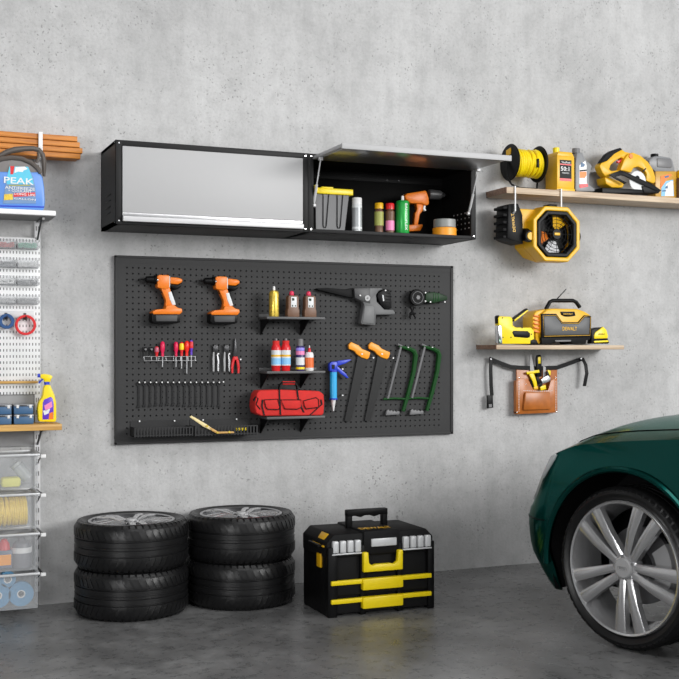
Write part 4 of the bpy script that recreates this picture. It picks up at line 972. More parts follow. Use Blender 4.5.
# ---- wrenches
wm = mat('wrench_steel', (.008, .008, .009), .4, 0, spec=.3)
ends = [378, 374, 374.5, 371, 370.5, 368.5, 370, 371.5, 373.5, 373.5, 373, 373, 373, 373, 374]
for i in range(15):
    px = 138.7+i*5.72; of = .037; yb = 330+ends[i]/4.85+ (0); yb = 330+(ends[i]-0)/4.85; k = mpp(px, of)
    y0, y1 = 384.0, 405.2+ (ends[i]-371)*.22
    x = WX(px, of); zt, zb = WZ(px, y0, of), WZ(px, y1, of); s = 1-.018*i
    mb = MB(); mb.ring([(.006, -.004), (.0135, -.004), (.0135, .004), (.006, .004)], (x, -of, zt), (0, 1, 0), 14)
    mb.box(x-.0046, x+.0046, -of-.002, -of+.002, zb+.008, zt-.009)
    mb.prism([(x-.004, zb+.012), (x+.004, zb+.012), (x+.008, zb+.002), (x+.006, zb-.008), (x+.002, zb-.002), (x-.003, zb-.003), (x-.008, zb-.010), (x-.011, zb+.000)], -of-.003, -of+.003)
    solo('wrench', mb, wm, 'dark combination wrench hanging %s from the left in the row' % ORD[i], 'wrench', (x, -of, zb), 'combination wrenches')
    hook(px+(0 if i else .2)+(.3), 382.3, 'white-tipped peg hook carrying the %s wrench from the left' % ORD[i], 'wrench hooks', .022, .0045)
hook(223.2, 381.8, 'white-tipped peg hook right of the last wrench', None, .022, .0045)

# ---- two slotted trays
def tray(xa, xb, yt, yb, label, of=.165):
    A, B = WX(xa, of), WX(xb, of); zt, zb = WZ(xa, yt, of), WZ(xa, yb, of)
    t = thing('slotted_tray', label, 'tray', ((A+B)/2, -.08, zb), 'slotted trays on the pegboard')
    m_ = mat('dark_tray_metal', (.022, .022, .023), .5, spec=.3)
    mb = MB(); mb.box(A, B, -of, -.031, zb, zb+.004); mb.box(A, B, -of, -of+.004, zt-.008, zt); mb.box(A, B, -of, -of+.004, zb, zb+.012); mb.box(A, A+.004, -of, -.031, zb, zt); mb.box(B-.004, B, -of, -.031, zb, zt); mb.box(A, B, -.036, -.031, zb, zt+.035); part('tray_body', mb, m_, t)
    mb = MB(); n = 19
    for i in range(n+1): x = A+(B-A)*i/n; mb.box(x-.0046, x+.0046, -of-.002, -of+.002, zb, zt)
    part('front_bars', mb, m_, t)
tray(135, 192.5, 428.0, 437.5, 'black slotted tray at the lower left of the pegboard, empty')
tray(195.5, 257, 426.5, 436.3, 'black slotted tray holding the folding rule, left of the red bag')
for (x, y, w) in ((139.8, 421.3, 'white-tipped hook above the left end of the empty tray'), (174.8, 420.8, 'white-tipped hook above the right end of the empty tray'), (203.4, 420.0, 'white-tipped hook above the wooden rule'), (236.9, 419.2, 'white-tipped hook above the right end of the second tray')): hook(x, y, w, None, .01)
of = .19; c = CR(110, 330, 4.85)
t = thing('folding_rule', 'pale wooden folding rule leaning out of the second slotted tray', 'ruler', (WX(205, of), -of, WZ(205, 430, of)))
mb = MB(); mb.pr(c([(386, 422), (396, 415), (470, 458), (500, 480), (495, 488), (455, 470)]), of, .012, .002); part('upper_section', mb, 'folding_rule_wood', t)
mb = MB(); mb.pr(c([(480, 470), (500, 478), (525, 493), (600, 492), (604, 500), (520, 503), (495, 490)]), of+.003, .010, .002); part('lower_section', mb, 'oak_shelf', t)
for q in ((470, 466), (520, 497), (578, 495)): mb = MB(); P = PP(c([q]), of)[0]; mb.cyl((P[0], -of-.006, P[1]), (P[0], -of, P[1]), .007, None, 10); part('hinge', mb, 'gold', t)
mb = MB(); of = .158; mb.pr(c([(612, 474), (664, 473), (664, 487), (612, 488)]), of, .012, .002); solo('level', mb, 'byellow', 'small bright yellow spirit level in the second slotted tray', 'level', (WX(241, of), -of, WZ(241, 431, of)))

# ================================================================== RIGHT SHELVES
def board(name, xl, xr, of, zt, th, label):
    t = thing(name, label, 'shelf', ((xl+xr)/2, -of/2, zt)); 
    mb = MB(); mb.box(xl, xr, -of, -.002, zt-th, zt, .003); part('board', mb, 'light_wood', t)
    mb = MB(); mb.box(xl-.004, xl+.001, -of, -.002, zt-th, zt, .001); part('end_edge', mb, 'end_grain_wood', t, label='darker end grain edge')
    return t
UZ = 2.637; board('wall_shelf', 4.0, 6.35, .275, UZ, .042, 'long pale wood wall shelf at upper right carrying the cord reel')
LZ = 1.560; board('wall_shelf', 3.92, 4.967, .275, LZ, .030, 'short pale wood wall shelf carrying the yellow radio')
# fan hangers
for (px, lb) in ((515.2, 'thin white rod hanger on the left of the fan'), (561.3, 'thin white rod hanger on the right of the fan')):
    of = .285; x = WX(px, of); zt = WZ(px, 187, of); zb = WZ(px, 211 if px < 540 else 209, of); mb = MB()
    mb.tube([(x, -.20, UZ+.006), (x, -of, UZ+.006), (x, -of, zb), (x, -of+.02, zb-.012), (x, -of+.05, zb-.01)], .0058, 10)
    solo('rod_hanger', mb, 'white', lb, 'hanger', (x, -of, UZ))
# ---- cord reel
def reel():
    of = .16; xa, xb = WX(510, of), WX(538, of); R = .128; z = UZ+.062+R; Y = -of
    t = thing('cord_reel', 'black cord reel wound with yellow cable at the left end of the upper shelf', 'cord reel', ((xa+xb)/2, Y, UZ))
    for x, s in ((xa, -1), (xb, 1)):
        mb = MB(); mb.lathe([(0, -.012), (R*.5, -.014), (R*.8, -.006), (R-.004, -.006), (R, 0), (R-.004, .006), (R*.4, .004), (0, .004)], (x, Y, z), (s*-1, 0, 0), 40); part('flange', mb, 'black', t)
    mb = MB(); mb.cyl((xa-.004, Y, z), (xb, Y, z), .052, None, 24); part('drum', mb, 'black', t)
    for k in range(11):
        x = xa+.020+k*(xb-xa-.04)/10; mb = MB(); rr = .088+random.uniform(-.003, .003); tl = random.uniform(-.012, .012)
        mb.tube([(x+tl*sin(a), Y+rr*cos(a), z+rr*sin(a)) for a in [2*pi*q/36 for q in range(36)]], .0105, 8, True); part('cable_loop', mb, 'byellow', t)
    mb = MB(); mb.cyl((xa+.02, Y, z), (xb-.02, Y, z), .084, None, 30); part('inner_cable', mb, 'yellow', t)
    mb = MB(); mb.box(xa+.155, xa+.170, Y-.107, Y-.09, z-.04, z+.02, .003); part('tie', mb, 'black', t)
    mb = MB(); P = [(xa-.02, Y, z), (xa-.035, Y-.02, z-.06), (xa-.035, Y-.03, z-.12), (xa-.01, Y-.04, UZ+.03), (xa+.05, Y-.05, UZ+.008), (xa+.19, Y-.05, UZ+.008)]; mb.tube(P, .007, 8)
    mb.tube([(xb+.01, Y, z), (xb+.02, Y+.04, UZ+.06), (xb+.02, Y+.05, UZ+.008), (xa+.0, Y+.06, UZ+.008)], .007, 8); part('stand', mb, 'black', t)
    mb = MB(); mb.raw([(xa-.0165, Y+dy, z+dz) for dy, dz in ((-.035, .05), (.025, .045), (.025, .085), (-.03, .095))]+[(xa-.010, Y+dy, z+dz) for dy, dz in ((-.035, .05), (.025, .045), (.025, .085), (-.03, .095))], [(0, 1, 2, 3), (4, 5, 6, 7), (0, 1, 5, 4), (1, 2, 6, 5), (2, 3, 7, 6), (3, 0, 4, 7)]); part('sticker', mb, 'yellow', t)
reel()
# ---- yellow fuel can
def fuelcan():
    of = .20; c = CR(540, 140, 8.4875); xa, xb, xm = WX(549, of), WX(574.5, of), WX(558.5, of); z1 = WZ(565, 153.5, of)
    t = thing('fuel_can', 'yellow fuel can with black and red label right of the cord reel', 'can', ((xm+xb)/2, -.15, UZ))
    xl = xm-.012
    mb = MB(); mb.box(xl, xb, -of, -.05, UZ+.028, z1-.018, .006); mb.box(xl-.003, xb+.003, -of-.003, -.047, UZ, UZ+.03, .005)
    mb.prism([(xl, z1-.02), (xb, z1-.02), (xb-.02, z1+.012), (xl+.012, z1+.012)], -of+.002, -.055, .004); part('can', mb, 'yellow', t)
    mb = MB(); x = (xl+xb)/2-.035; mb.cyl((x, -.13, z1+.008), (x, -.13, z1+.05), .022, .024, 18, .003); part('cap', mb, 'byellow', t)
    la, lb = xl+.022, xb-.026; za, zb = WZ(565, 181, of), WZ(565, 160, of)
    mb = MB(); mb.box(la, lb, -of-.0015, -of+.002, za, zb); l = part('label', mb, 'black', t)
    mb = MB(); mb.box(la, lb, -of-.0022, -of, za, za+.018); mb.box(la, lb, -of-.0022, -of, zb-.036, zb-.028); part('label_stripe', mb, 'red', l)
    xc = (la+lb)/2
    text('TruFuel', (xc, -of-.0022, zb-.017), .013, 'white', l, width=(lb-la)*.75); text('50:1', (xc-.006, -of-.0022, zb-.062), .030, 'white', l, width=(lb-la)*.72)
    text('PREMIX', (xc, -of-.0022, zb-.092), .008, 'label', l, width=(lb-la)*.6)
    mb = MB()
    for q in range(7): z = UZ+.045+q*(z1-UZ-.075)/6; mb.box(xb-.010, xb+.006, -of+.002, -.06, z-.006, z+.006, .002)
    part('ribs', mb, 'black', t)
fuelcan()
def oilbottle():
    of = .185; c = CR(540, 140, 8.4875)
    t = thing('oil_bottle', 'grey oil bottle with orange and white label beside the yellow fuel can', 'bottle', (WX(584, of), -.14, UZ))
    P = PP(c([(310, 440), (300, 420), (302, 200), (315, 105), (365, 105), (372, 130), (385, 165), (430, 200), (445, 215), (430, 270), (420, 300), (420, 380), (465, 410), (470, 436)]), of); P = [(x, max(z, UZ+.001)) for x, z in P]
    mb = MB(); mb.prism(P, -of, -.10, .010); part('bottle', mb, 'greyjug', t)
    mb = MB(); x = WX(540+335/8.4875, of); k = mpp(580, of); mb.cyl((x, -.142, WZ(579, 152.5, of)), (x, -.142, WZ(579, 147.5, of)), 3.9*k, None, 20, .002); part('cap', mb, 'greydark', t)
    mb = MB(); mb.pr(c([(335, 215), (385, 175), (396, 215), (396, 360), (400, 372), (335, 372)]), of+.0015, .003, 0); l = part('label', mb, 'white', t)
    mb = MB(); mb.pr(c([(338, 255), (396, 250), (396, 262), (338, 268)]), of+.0025, .002, 0); part('label_band', mb, 'black', l)
    mb = MB(); mb.pr(c([(338, 270), (394, 268), (394, 300), (380, 322), (338, 322)]), of+.0025, .002, 0); part('label_picture', mb, 'orange', l)
    mb = MB(); mb.pr(c([(350, 188), (382, 205), (376, 225), (345, 232)]), of+.0025, .002, 0); part('label_badge', mb, 'navy', l)
    mb = MB(); mb.pr(c([(335, 378), (405, 372), (410, 395), (345, 408), (335, 400)]), of+.0025, .002, 0); part('label_flash', mb, 'red', l)
oilbottle()
mb = MB(); x = WX(598, .10); k = mpp(598, .10); z = UZ+12.8*k; mb.lathe([(0, 0), (12.2*k, 0), (12.8*k, .005), (12.8*k, .03), (0, .03)], (x, -.07, z), (0, 1, 0), 40); solo('grinding_disc', mb, 'greydark', 'dark grey round disc standing on edge behind the grey oil bottle', 'disc', (x, -.06, UZ))
# ---- circular saw
def circsaw():
    c = CR(595, 140, 8.083); of = .20; G = lambda p: p
    t = thing('circular_saw', 'yellow circular saw with toothed blade on the upper shelf', 'circular saw', (WX(630, .14), -.14, UZ))
    def pr(mbx, pts, o, th, bv=0): P = PP(c(pts), o); P = [(x, max(z, UZ+.0015)) for x, z in P]; mbx.prism(P, -o, -o+th, bv)
    mb = MB(); pr(mb, [(235, 160), (270, 110), (310, 100), (370, 125), (430, 175), (470, 235), (490, 300), (492, 340), (470, 352), (415, 330), (418, 270), (390, 235), (350, 215), (315, 225), (292, 265), (240, 250), (205, 245)], of, .06, .008); part('blade_guard', mb, 'yellow', t)
    mb = MB(); pr(mb, [(38, 215), (50, 185), (100, 165), (150, 110), (220, 75), (245, 95), (300, 105), (240, 160), (215, 140), (170, 165), (130, 200), (118, 235), (135, 250), (200, 242), (210, 262), (115, 300), (90, 300), (60, 265)], of-.02, .07, .008); part('handle', mb, 'yellow', t)
    mb = MB(); pr(mb, [(45, 185), (100, 110), (140, 85), (205, 62), (225, 75), (160, 110), (100, 168), (58, 182)], of-.014, .05, .005); part('grip', mb, 'blackmat', t)
    mb = MB(); pr(mb, [(80, 300), (115, 300), (240, 350), (225, 385), (140, 385), (90, 355)], of-.02, .11, .008); part('motor_housing', mb, 'yellow', t)
    mb = MB(); pr(mb, [(178, 172), (225, 150), (212, 180), (190, 188)], of-.03, .02, .003); part('trigger', mb, 'red', t)
    mb = MB(); pr(mb, [(115, 280), (205, 245), (240, 255), (470, 360), (535, 405), (505, 428), (250, 430), (245, 345)], of+.004, .012, 0)
    mb2 = MB(); pr(mb2, [(115, 280), (205, 245), (240, 255), (470, 360), (540, 408), (500, 412), (405, 372), (240, 290), (215, 284), (170, 298), (260, 345), (240, 355)], of+.022, .012, .002); pr(mb2, [(380, 372), (470, 372), (535, 410), (510, 428), (400, 430)], of+.016, .02, .003); pr(mb2, [(60, 385), (300, 395), (520, 412), (520, 430), (60, 430)], of+.01, .12, .003); part('base_plate', mb2, 'black', t); mb.bm.free()
    P = PP(c([(350, 330)]), of+.012)[0]; R = 72/8.083*mpp(638, of)*1.15; mb = MB(); n = 36; pts = []
    for k in range(n):
        for (a, rr) in ((0, 1), (.75, .93)): an = 2*pi*(k+a)/n; pts.append((P[0]+R*rr*cos(an), max(UZ+.002, P[1]+R*rr*sin(an)+.0)))
    mb.prism(pts, -of-.006, -of-.003); bl = part('blade', mb, 'label', t)
    mb = MB(); mb.cyl((P[0]-.006, -of-.012, P[1]+.02), (P[0]-.006, -of-.004, P[1]+.02), .018, None, 16); part('blade_nut', mb, 'blackmat', bl)
    mb = MB(); Q = PP(c([(288, 130)]), of)[0]; mb.cyl((Q[0], -of-.006, Q[1]), (Q[0], -of+.002, Q[1]), .018, None, 18, .002); part('lock_knob', mb, 'orange', t)
    mb = MB(); pr(mb, [(385, 250), (412, 225), (415, 232), (395, 258)], of+.004, .006); part('pointer', mb, 'black', t)
circsaw()
def oiljug():
    of = .13; c = CR(640, 140, 9.69); X0 = WX(640+150/9.69, of)
    t = thing('oil_jug', 'amber oil jug with grey top and blue and white label at far right', 'jug', (WX(665, of), -of, UZ))
    def pp(pts): return [(x, max(z, UZ+.001)) for x, z in PP(c(pts), of)]
    mb = MB(); mb.prism(pp([(150, 570), (150, 300), (358, 300), (362, 570)]), -of, -.03, .010); part('jug', mb, 'ochre', t)
    mb = MB(); mb.prism(pp([(152, 305), (95, 250), (90, 195), (145, 155), (215, 155), (300, 170), (325, 205), (345, 305)]), -of+.004, -.034, .008); part('upper_jug', mb, 'greyjug', t)
    mb = MB(); mb.prism(pp([(165, 175), (300, 180), (318, 260), (300, 272), (168, 262)]), -of-.002, -of+.01, .006); part('handle_recess', mb, mat('grey_recess', (.16, .16, .165), .4), t)
    x = WX(640+182/9.69, of); k = mpp(659, of); mb = MB(); mb.cyl((x, -.08, WZ(659, 157, of)), (x, -.08, WZ(659, 153, of)), 3.9*k, None, 20, .003); part('cap', mb, 'black', t)
    mb = MB(); mb.prism(pp([(205, 545), (208, 460), (250, 400), (320, 385), (328, 545)]), -of-.0015, -of+.002); l = part('label', mb, 'lblue', t)
    mb = MB(); mb.prism(pp([(240, 545), (250, 430), (300, 395), (320, 400), (322, 545)]), -of-.0025, -of); part('label_centre', mb, 'white', l)
    mb = MB(); mb.prism(pp([(195, 470), (200, 350), (300, 325), (305, 345), (250, 390), (212, 450)]), -of-.0025, -of); part('label_flame', mb, 'orange', l)
    for q in ([(235, 352), (275, 342), (280, 358), (240, 370)], [(245, 455), (265, 440), (268, 470), (246, 470)], [(215, 488), (250, 485), (250, 498), (215, 500)]): mb = MB(); mb.prism(pp(q), -of-.0035, -of); part('label_mark', mb, 'navy', l)
oiljug()
t = thing('oil_bottle', 'dark bottle with yellow cap cut by the right edge of the photo', 'bottle', (WX(683.5, .15), -.15, UZ)); x = WX(684.5, .15)
mb = MB(); mb.box(x-.055, x+.055, -.18, -.08, UZ, UZ+.17, .01); part('bottle', mb, 'brown', t); mb = MB(); mb.lathe([(0, 0), (.045, 0), (.05, .01), (.05, .05), (.04, .06), (0, .06)], (x, -.13, UZ+.17), (0, 0, 1), 20); part('cap', mb, 'yellow', t)
# ---- jobsite fan
def fan():
    FX, FZ, Rr = 4.372, 2.326, .19; yf = -.32
    t = thing('jobsite_fan', 'yellow and black jobsite fan hanging on rods under the upper shelf', 'fan', (FX, -.2, FZ-Rr))
    def octo(r, cut=.62): return [(FX+a*r, FZ+b*r) for a, b in ((-cut, -1), (cut, -1), (1, -cut), (1, cut), (cut, 1), (-cut, 1), (-1, cut), (-1, -cut))]
    def shell(ro, ri, ya, yb, m_, nm, par=t, bump=0):
        A, B = octo(ro, .5), octo(ri, .55); vs = []
        for L, y in ((A, ya), (B, ya), (B, yb), (A, yb)): vs += [(x, y, z) for x, z in L]
        fs = [(q*8+i, q*8+(i+1) % 8, ((q+1) % 4)*8+(i+1) % 8, ((q+1) % 4)*8+i) for q in range(4) for i in range(8)]
        mbx = MB(); mbx.raw(vs, fs); o = part(nm, mbx, m_, par); b = o.modifiers.new('b', 'BEVEL'); b.width = .008; b.segments = 2; b.limit_method = 'ANGLE'; return o
    shell(Rr, .158, yf, -.20, 'yellow', 'housing')
    A, B = octo(Rr, .5), octo(Rr*.78, .55); mb = MB(); vs = [(x, -.202, z) for x, z in A]+[(x-.03, -.06, z) for x, z in B]; mb.raw(vs, [tuple(range(8)), tuple(range(8, 16))]+[(i, (i+1) % 8, 8+(i+1) % 8, 8+i) for i in range(8)]); part('rear_housing', mb, 'yellow', t)
    shell(.160, .128, yf-.006, -.26, 'black', 'inner_frame')
    mb = MB(); mb.lathe([(0, 0), (.15, 0), (.15, .006), (0, .006)], (FX, -.225, FZ), (0, 1, 0), 40); part('back_plate', mb, 'black', t)
    mb = MB()
    for rr in (.05, .075, .10, .122): mb.tube([(FX+rr*cos(a), yf+.004, FZ+rr*sin(a)) for a in [2*pi*k/40 for k in range(40)]], .0022, 6, True)
    for k in range(12): a = 2*pi*k/12; mb.cyl((FX+.03*cos(a), yf+.004, FZ+.03*sin(a)), (FX+.142*cos(a), yf+.004, FZ+.142*sin(a)), .0018, None, 6)
    part('grille', mb, 'blackmat', t)
    mb = MB(); mb.lathe([(0, -.006), (.034, -.006), (.038, 0), (.038, .05), (0, .05)], (FX, yf+.004, FZ), (0, 1, 0), 24); hb = part('hub', mb, 'black', t)
    mb = MB(); mb.box(FX-.022, FX+.022, yf-.006, yf-.002, FZ-.009, FZ+.009, .002); part('hub_badge', mb, 'yellow', hb)
    for (a0, a1, m_) in ((35, 95, 'yellow'), (165, 215, 'orange'), (240, 290, 'steel')):
        vs = []; 
        for k in range(7):
            a = radians(a0+(a1-a0)*k/6); tw = .025*(k/6); vs += [(FX+.045*cos(a), -.255-tw, FZ+.045*sin(a)), (FX+.128*cos(a), -.26-tw, FZ+.128*sin(a)), (FX+.128*cos(a), -.256-tw, FZ+.128*sin(a)), (FX+.045*cos(a), -.251-tw, FZ+.045*sin(a))]
        fs = [(i*4+j, i*4+(j+1) % 4, i*4+4+(j+1) % 4, i*4+4+j) for i in range(6) for j in range(4)]+[(0, 1, 2, 3), (24, 25, 26, 27)]
        mb = MB(); mb.raw(vs, fs); part('blade', mb, m_, t)
    # pivot knobs and arm to the battery
    for s in (-1, 1):
        mb = MB(); mb.cyl((FX+s*.17, -.24, FZ-.005), (FX+s*.225, -.24, FZ-.005), .044, None, 24, .006); kn = part('pivot_knob', mb, 'black', t)
    mb = MB(); mb.cyl((FX-.20, -.30, FZ-.02), (FX-.20, -.262, FZ-.02), .040, None, 24, .004); kk = part('side_knob', mb, 'black', t); mb = MB(); mb.cyl((FX-.20, -.306, FZ-.02), (FX-.20, -.299, FZ-.02), .027, None, 20, .002); part('knob_centre', mb, 'yellow', kk)
    mb = MB(); mb.prism([(FX-.27, FZ+.175), (FX-.06, FZ+.175), (FX-.09, FZ+.12), (FX-.16, FZ+.06), (FX-.17, FZ-.02), (FX-.24, FZ-.05), (FX-.25, FZ+.02)], -.23, -.07, .010); part('arm_housing', mb, 'yellow', t)
    bx = WX(514, .26); mb = MB(); mb.prism([(bx-.045, WZ(507, 204, .26)), (bx+.035, WZ(514, 203, .26)), (bx+.07, WZ(522, 215, .26)), (bx+.075, WZ(522, 244, .26)), (bx-.03, WZ(510, 240, .26)), (bx-.055, WZ(507, 238, .26))], -.26, -.10, .008); bt = part('battery', mb, 'black', t)
    mb = MB()
    for q in range(5): z = WZ(506, 207+q*7.3, .26); mb.box(bx-.078, bx-.045, -.25, -.12, z-.012, z+.006, .002)
    part('battery_fins', mb, 'blackmat', bt)
    text('DEWALT', (bx-.005, -.2605, WZ(511, 222.5, .26)), .022, 'yellow', bt, width=.125, rot=radians(97))
    mb = MB(); mb.box(FX-.03, FX+.035, -.27, -.19, FZ+Rr-.004, FZ+Rr+.022, .004); part('top_lug', mb, 'black', t)
fan()

# ---- lower shelf things
def stapler():
    of = .255; c = CR(495, 290, 5.658); t = thing('staple_gun', 'bright yellow staple gun at the left end of the lower shelf', 'stapler', (WX(515, .14), -.15, LZ))
    def pp(pts, o=of): return [(x, max(z, LZ+.0005)) for x, z in PP(c(pts), o)]
    mb = MB()
    mb.prism(pp([(18, 160), (25, 148), (90, 150), (100, 162), (102, 200), (120, 212), (205, 212), (222, 230), (222, 282), (232, 305), (26, 305), (20, 200)]), -of, -of+.05, .006); b = part('body', mb, 'byellow', t)
    mb = MB(); mb.prism(pp([(98, 240), (105, 230), (185, 232), (200, 244), (198, 268), (180, 272), (110, 266)], of+.002), -of-.002, -of+.01, .003); part('grip_opening', mb, 'black', b)
    mb = MB(); mb.prism(pp([(20, 200), (38, 202), (42, 305), (22, 305)], of+.002), -of-.003, -of+.048, .003); part('nose_plate', mb, 'chrome', b)
    mb = MB(); mb.prism(pp([(16, 150), (24, 142), (32, 150), (30, 190), (18, 190)]), -of+.004, -of+.046, .003); part('nose_cap', mb, 'black', b)
    mb = MB(); mb.prism(pp([(100, 165), (186, 103), (193, 112), (106, 180)]), -of+.008, -of+.04, .003); l = part('lever', mb, 'black', t)
    mb = MB(); mb.prism(pp([(112, 168), (186, 112), (192, 116), (114, 178)]), -of+.004, -of+.01, .001); part('lever_insert', mb, 'byellow', l)
    mb = MB(); mb.prism(pp([(200, 285), (218, 278), (238, 285), (244, 306), (200, 306)]), -of-.002, -of+.05, .003); part('rear_foot', mb, 'black', t)
    mb = MB()
    for q in ((42, 158), (45, 268), (90, 268), (153, 214), (206, 250)): P = PP(c([q]), of)[0]; mb.cyl((P[0], -of-.003, P[1]), (P[0], -of, P[1]), .004, None, 8)
    part('rivets', mb, 'black', b)
stapler()
def radio():
    of = .22; c = CR(495, 290, 5.658); t = thing('jobsite_radio', 'large yellow and dark grey jobsite radio with handle and aerial', 'radio', (WX(561, .14), -.14, LZ))
    def pp(pts, o=of): return [(x, max(z, LZ+.0005)) for x, z in PP(c(pts), o)]
    mb = MB(); mb.prism(pp([(262, 140), (300, 108), (330, 104), (470, 106), (510, 120), (545, 140), (548, 230), (530, 270), (275, 268), (262, 240)]), -of+.006, -.05, .012); part('body', mb, 'yellow', t)
    mb = MB(); mb.prism(pp([(212, 150), (235, 118), (290, 108), (268, 145), (268, 285), (262, 306), (232, 300), (228, 240), (214, 235)], of-.03), -of+.03, -.055, .010); sb = part('side_guard', mb, 'yellow', t)
    mb = MB()
    for q in range(5): mb.prism(pp([(222, 140+q*22), (262, 150+q*22), (262, 157+q*22), (222, 149+q*22)], of-.02), -of+.018, -of+.04, .001)
    part('guard_ribs', mb, 'orange', sb)
    mb = MB(); mb.prism(pp([(264, 134), (348, 134), (382, 180), (470, 182), (505, 142), (545, 146), (545, 268), (264, 272)]), -of-.001, -of+.02, .005); part('front_frame', mb, 'black', t)
    mb = MB(); mb.prism(pp([(276, 148), (344, 146), (378, 190), (472, 192), (508, 152), (538, 156), (534, 252), (282, 258)], of+.004), -of-.005, -of+.01, .005); gr = part('speaker_panel', mb, mat('radio_grey', (.085, .087, .09), .45, 0, .1, .3, 250), t)
    mb = MB(); P = [(x, -of-.005, z) for x, z in pp([(272, 146), (345, 143), (380, 187), (471, 189), (507, 148), (541, 152), (537, 256), (278, 262)], of+.004)]; mb.tube(P, .0018, 6, True); part('yellow_outline', mb, 'yellow', gr)
    P = pp([(420, 219)])[0]; text('DEWALT', (P[0], -of-.0062, P[1]), .026, 'yellow', gr, width=.12)
    mb = MB(); mb.prism(pp([(372, 122), (450, 122), (456, 146), (425, 150), (398, 150), (378, 140)], of+.001), -of-.003, -of+.02, .003); dp = part('display', mb, 'black', t)
    P = pp([(412, 136)])[0]; text('DEWALT', (P[0], -of-.0035, P[1]), .010, 'yellow', dp, width=.075)
    mb = MB(); Q = pp([(288, 108), (310, 68), (325, 60), (440, 60), (458, 68), (480, 98)], of-.05); mb.tube([(x, -of+.05, z) for x, z in Q], .014, 12); part('handle', mb, 'black', t)
    mb = MB(); A, B = pp([(340, 62), (402, -4)], of-.09); mb.cyl((A[0], -of+.09, A[1]), (B[0], -of+.09, B[1]), .0042, .003, 8); part('aerial', mb, 'black', t)
    mb = MB(); mb.prism(pp([(264, 268), (545, 262), (540, 280), (520, 284), (516, 306), (440, 306), (432, 292), (350, 290), (330, 300), (318, 306), (268, 306)]), -of+.004, -.06, .004); ft = part('base', mb, 'blackmat', t)
    mb = MB(); mb.prism(pp([(340, 284), (432, 282), (430, 292), (345, 294)], of+.002), -of-.001, -of+.01, .002); part('base_slot', mb, 'greydark', ft)
radio()
def tapem():
    of = .18; c = CR(495, 290, 5.658); t = thing('tape_measure', 'yellow and black tape measure at the right end of the lower shelf', 'tape measure', (WX(601, .15), -.15, LZ))
    def pp(pts, o=of): return [(x, max(z, LZ+.0005)) for x, z in PP(c(pts), o)]
    mb = MB(); mb.prism(pp([(545, 225), (575, 212), (612, 210), (632, 225), (640, 255), (640, 275), (650, 295), (645, 304), (545, 304), (548, 270)]), -of+.002, -of+.055, .008); part('case', mb, 'black', t)
    mb = MB(); mb.prism(pp([(568, 238), (588, 225), (612, 207), (630, 225), (640, 262), (636, 274), (560, 276), (560, 255)]), -of-.004, -of+.03, .006); y = part('cover', mb, 'byellow', t)
    mb = MB(); mb.prism(pp([(560, 288), (640, 284), (642, 294), (562, 298)]), -of-.002, -of+.02, .002); part('lower_stripe', mb, 'byellow', t)
    P = pp([(602, 250)])[0]; text('DEWALT', (P[0], -of-.0045, P[1]), .009, 'black', y, width=.058)
tapem()
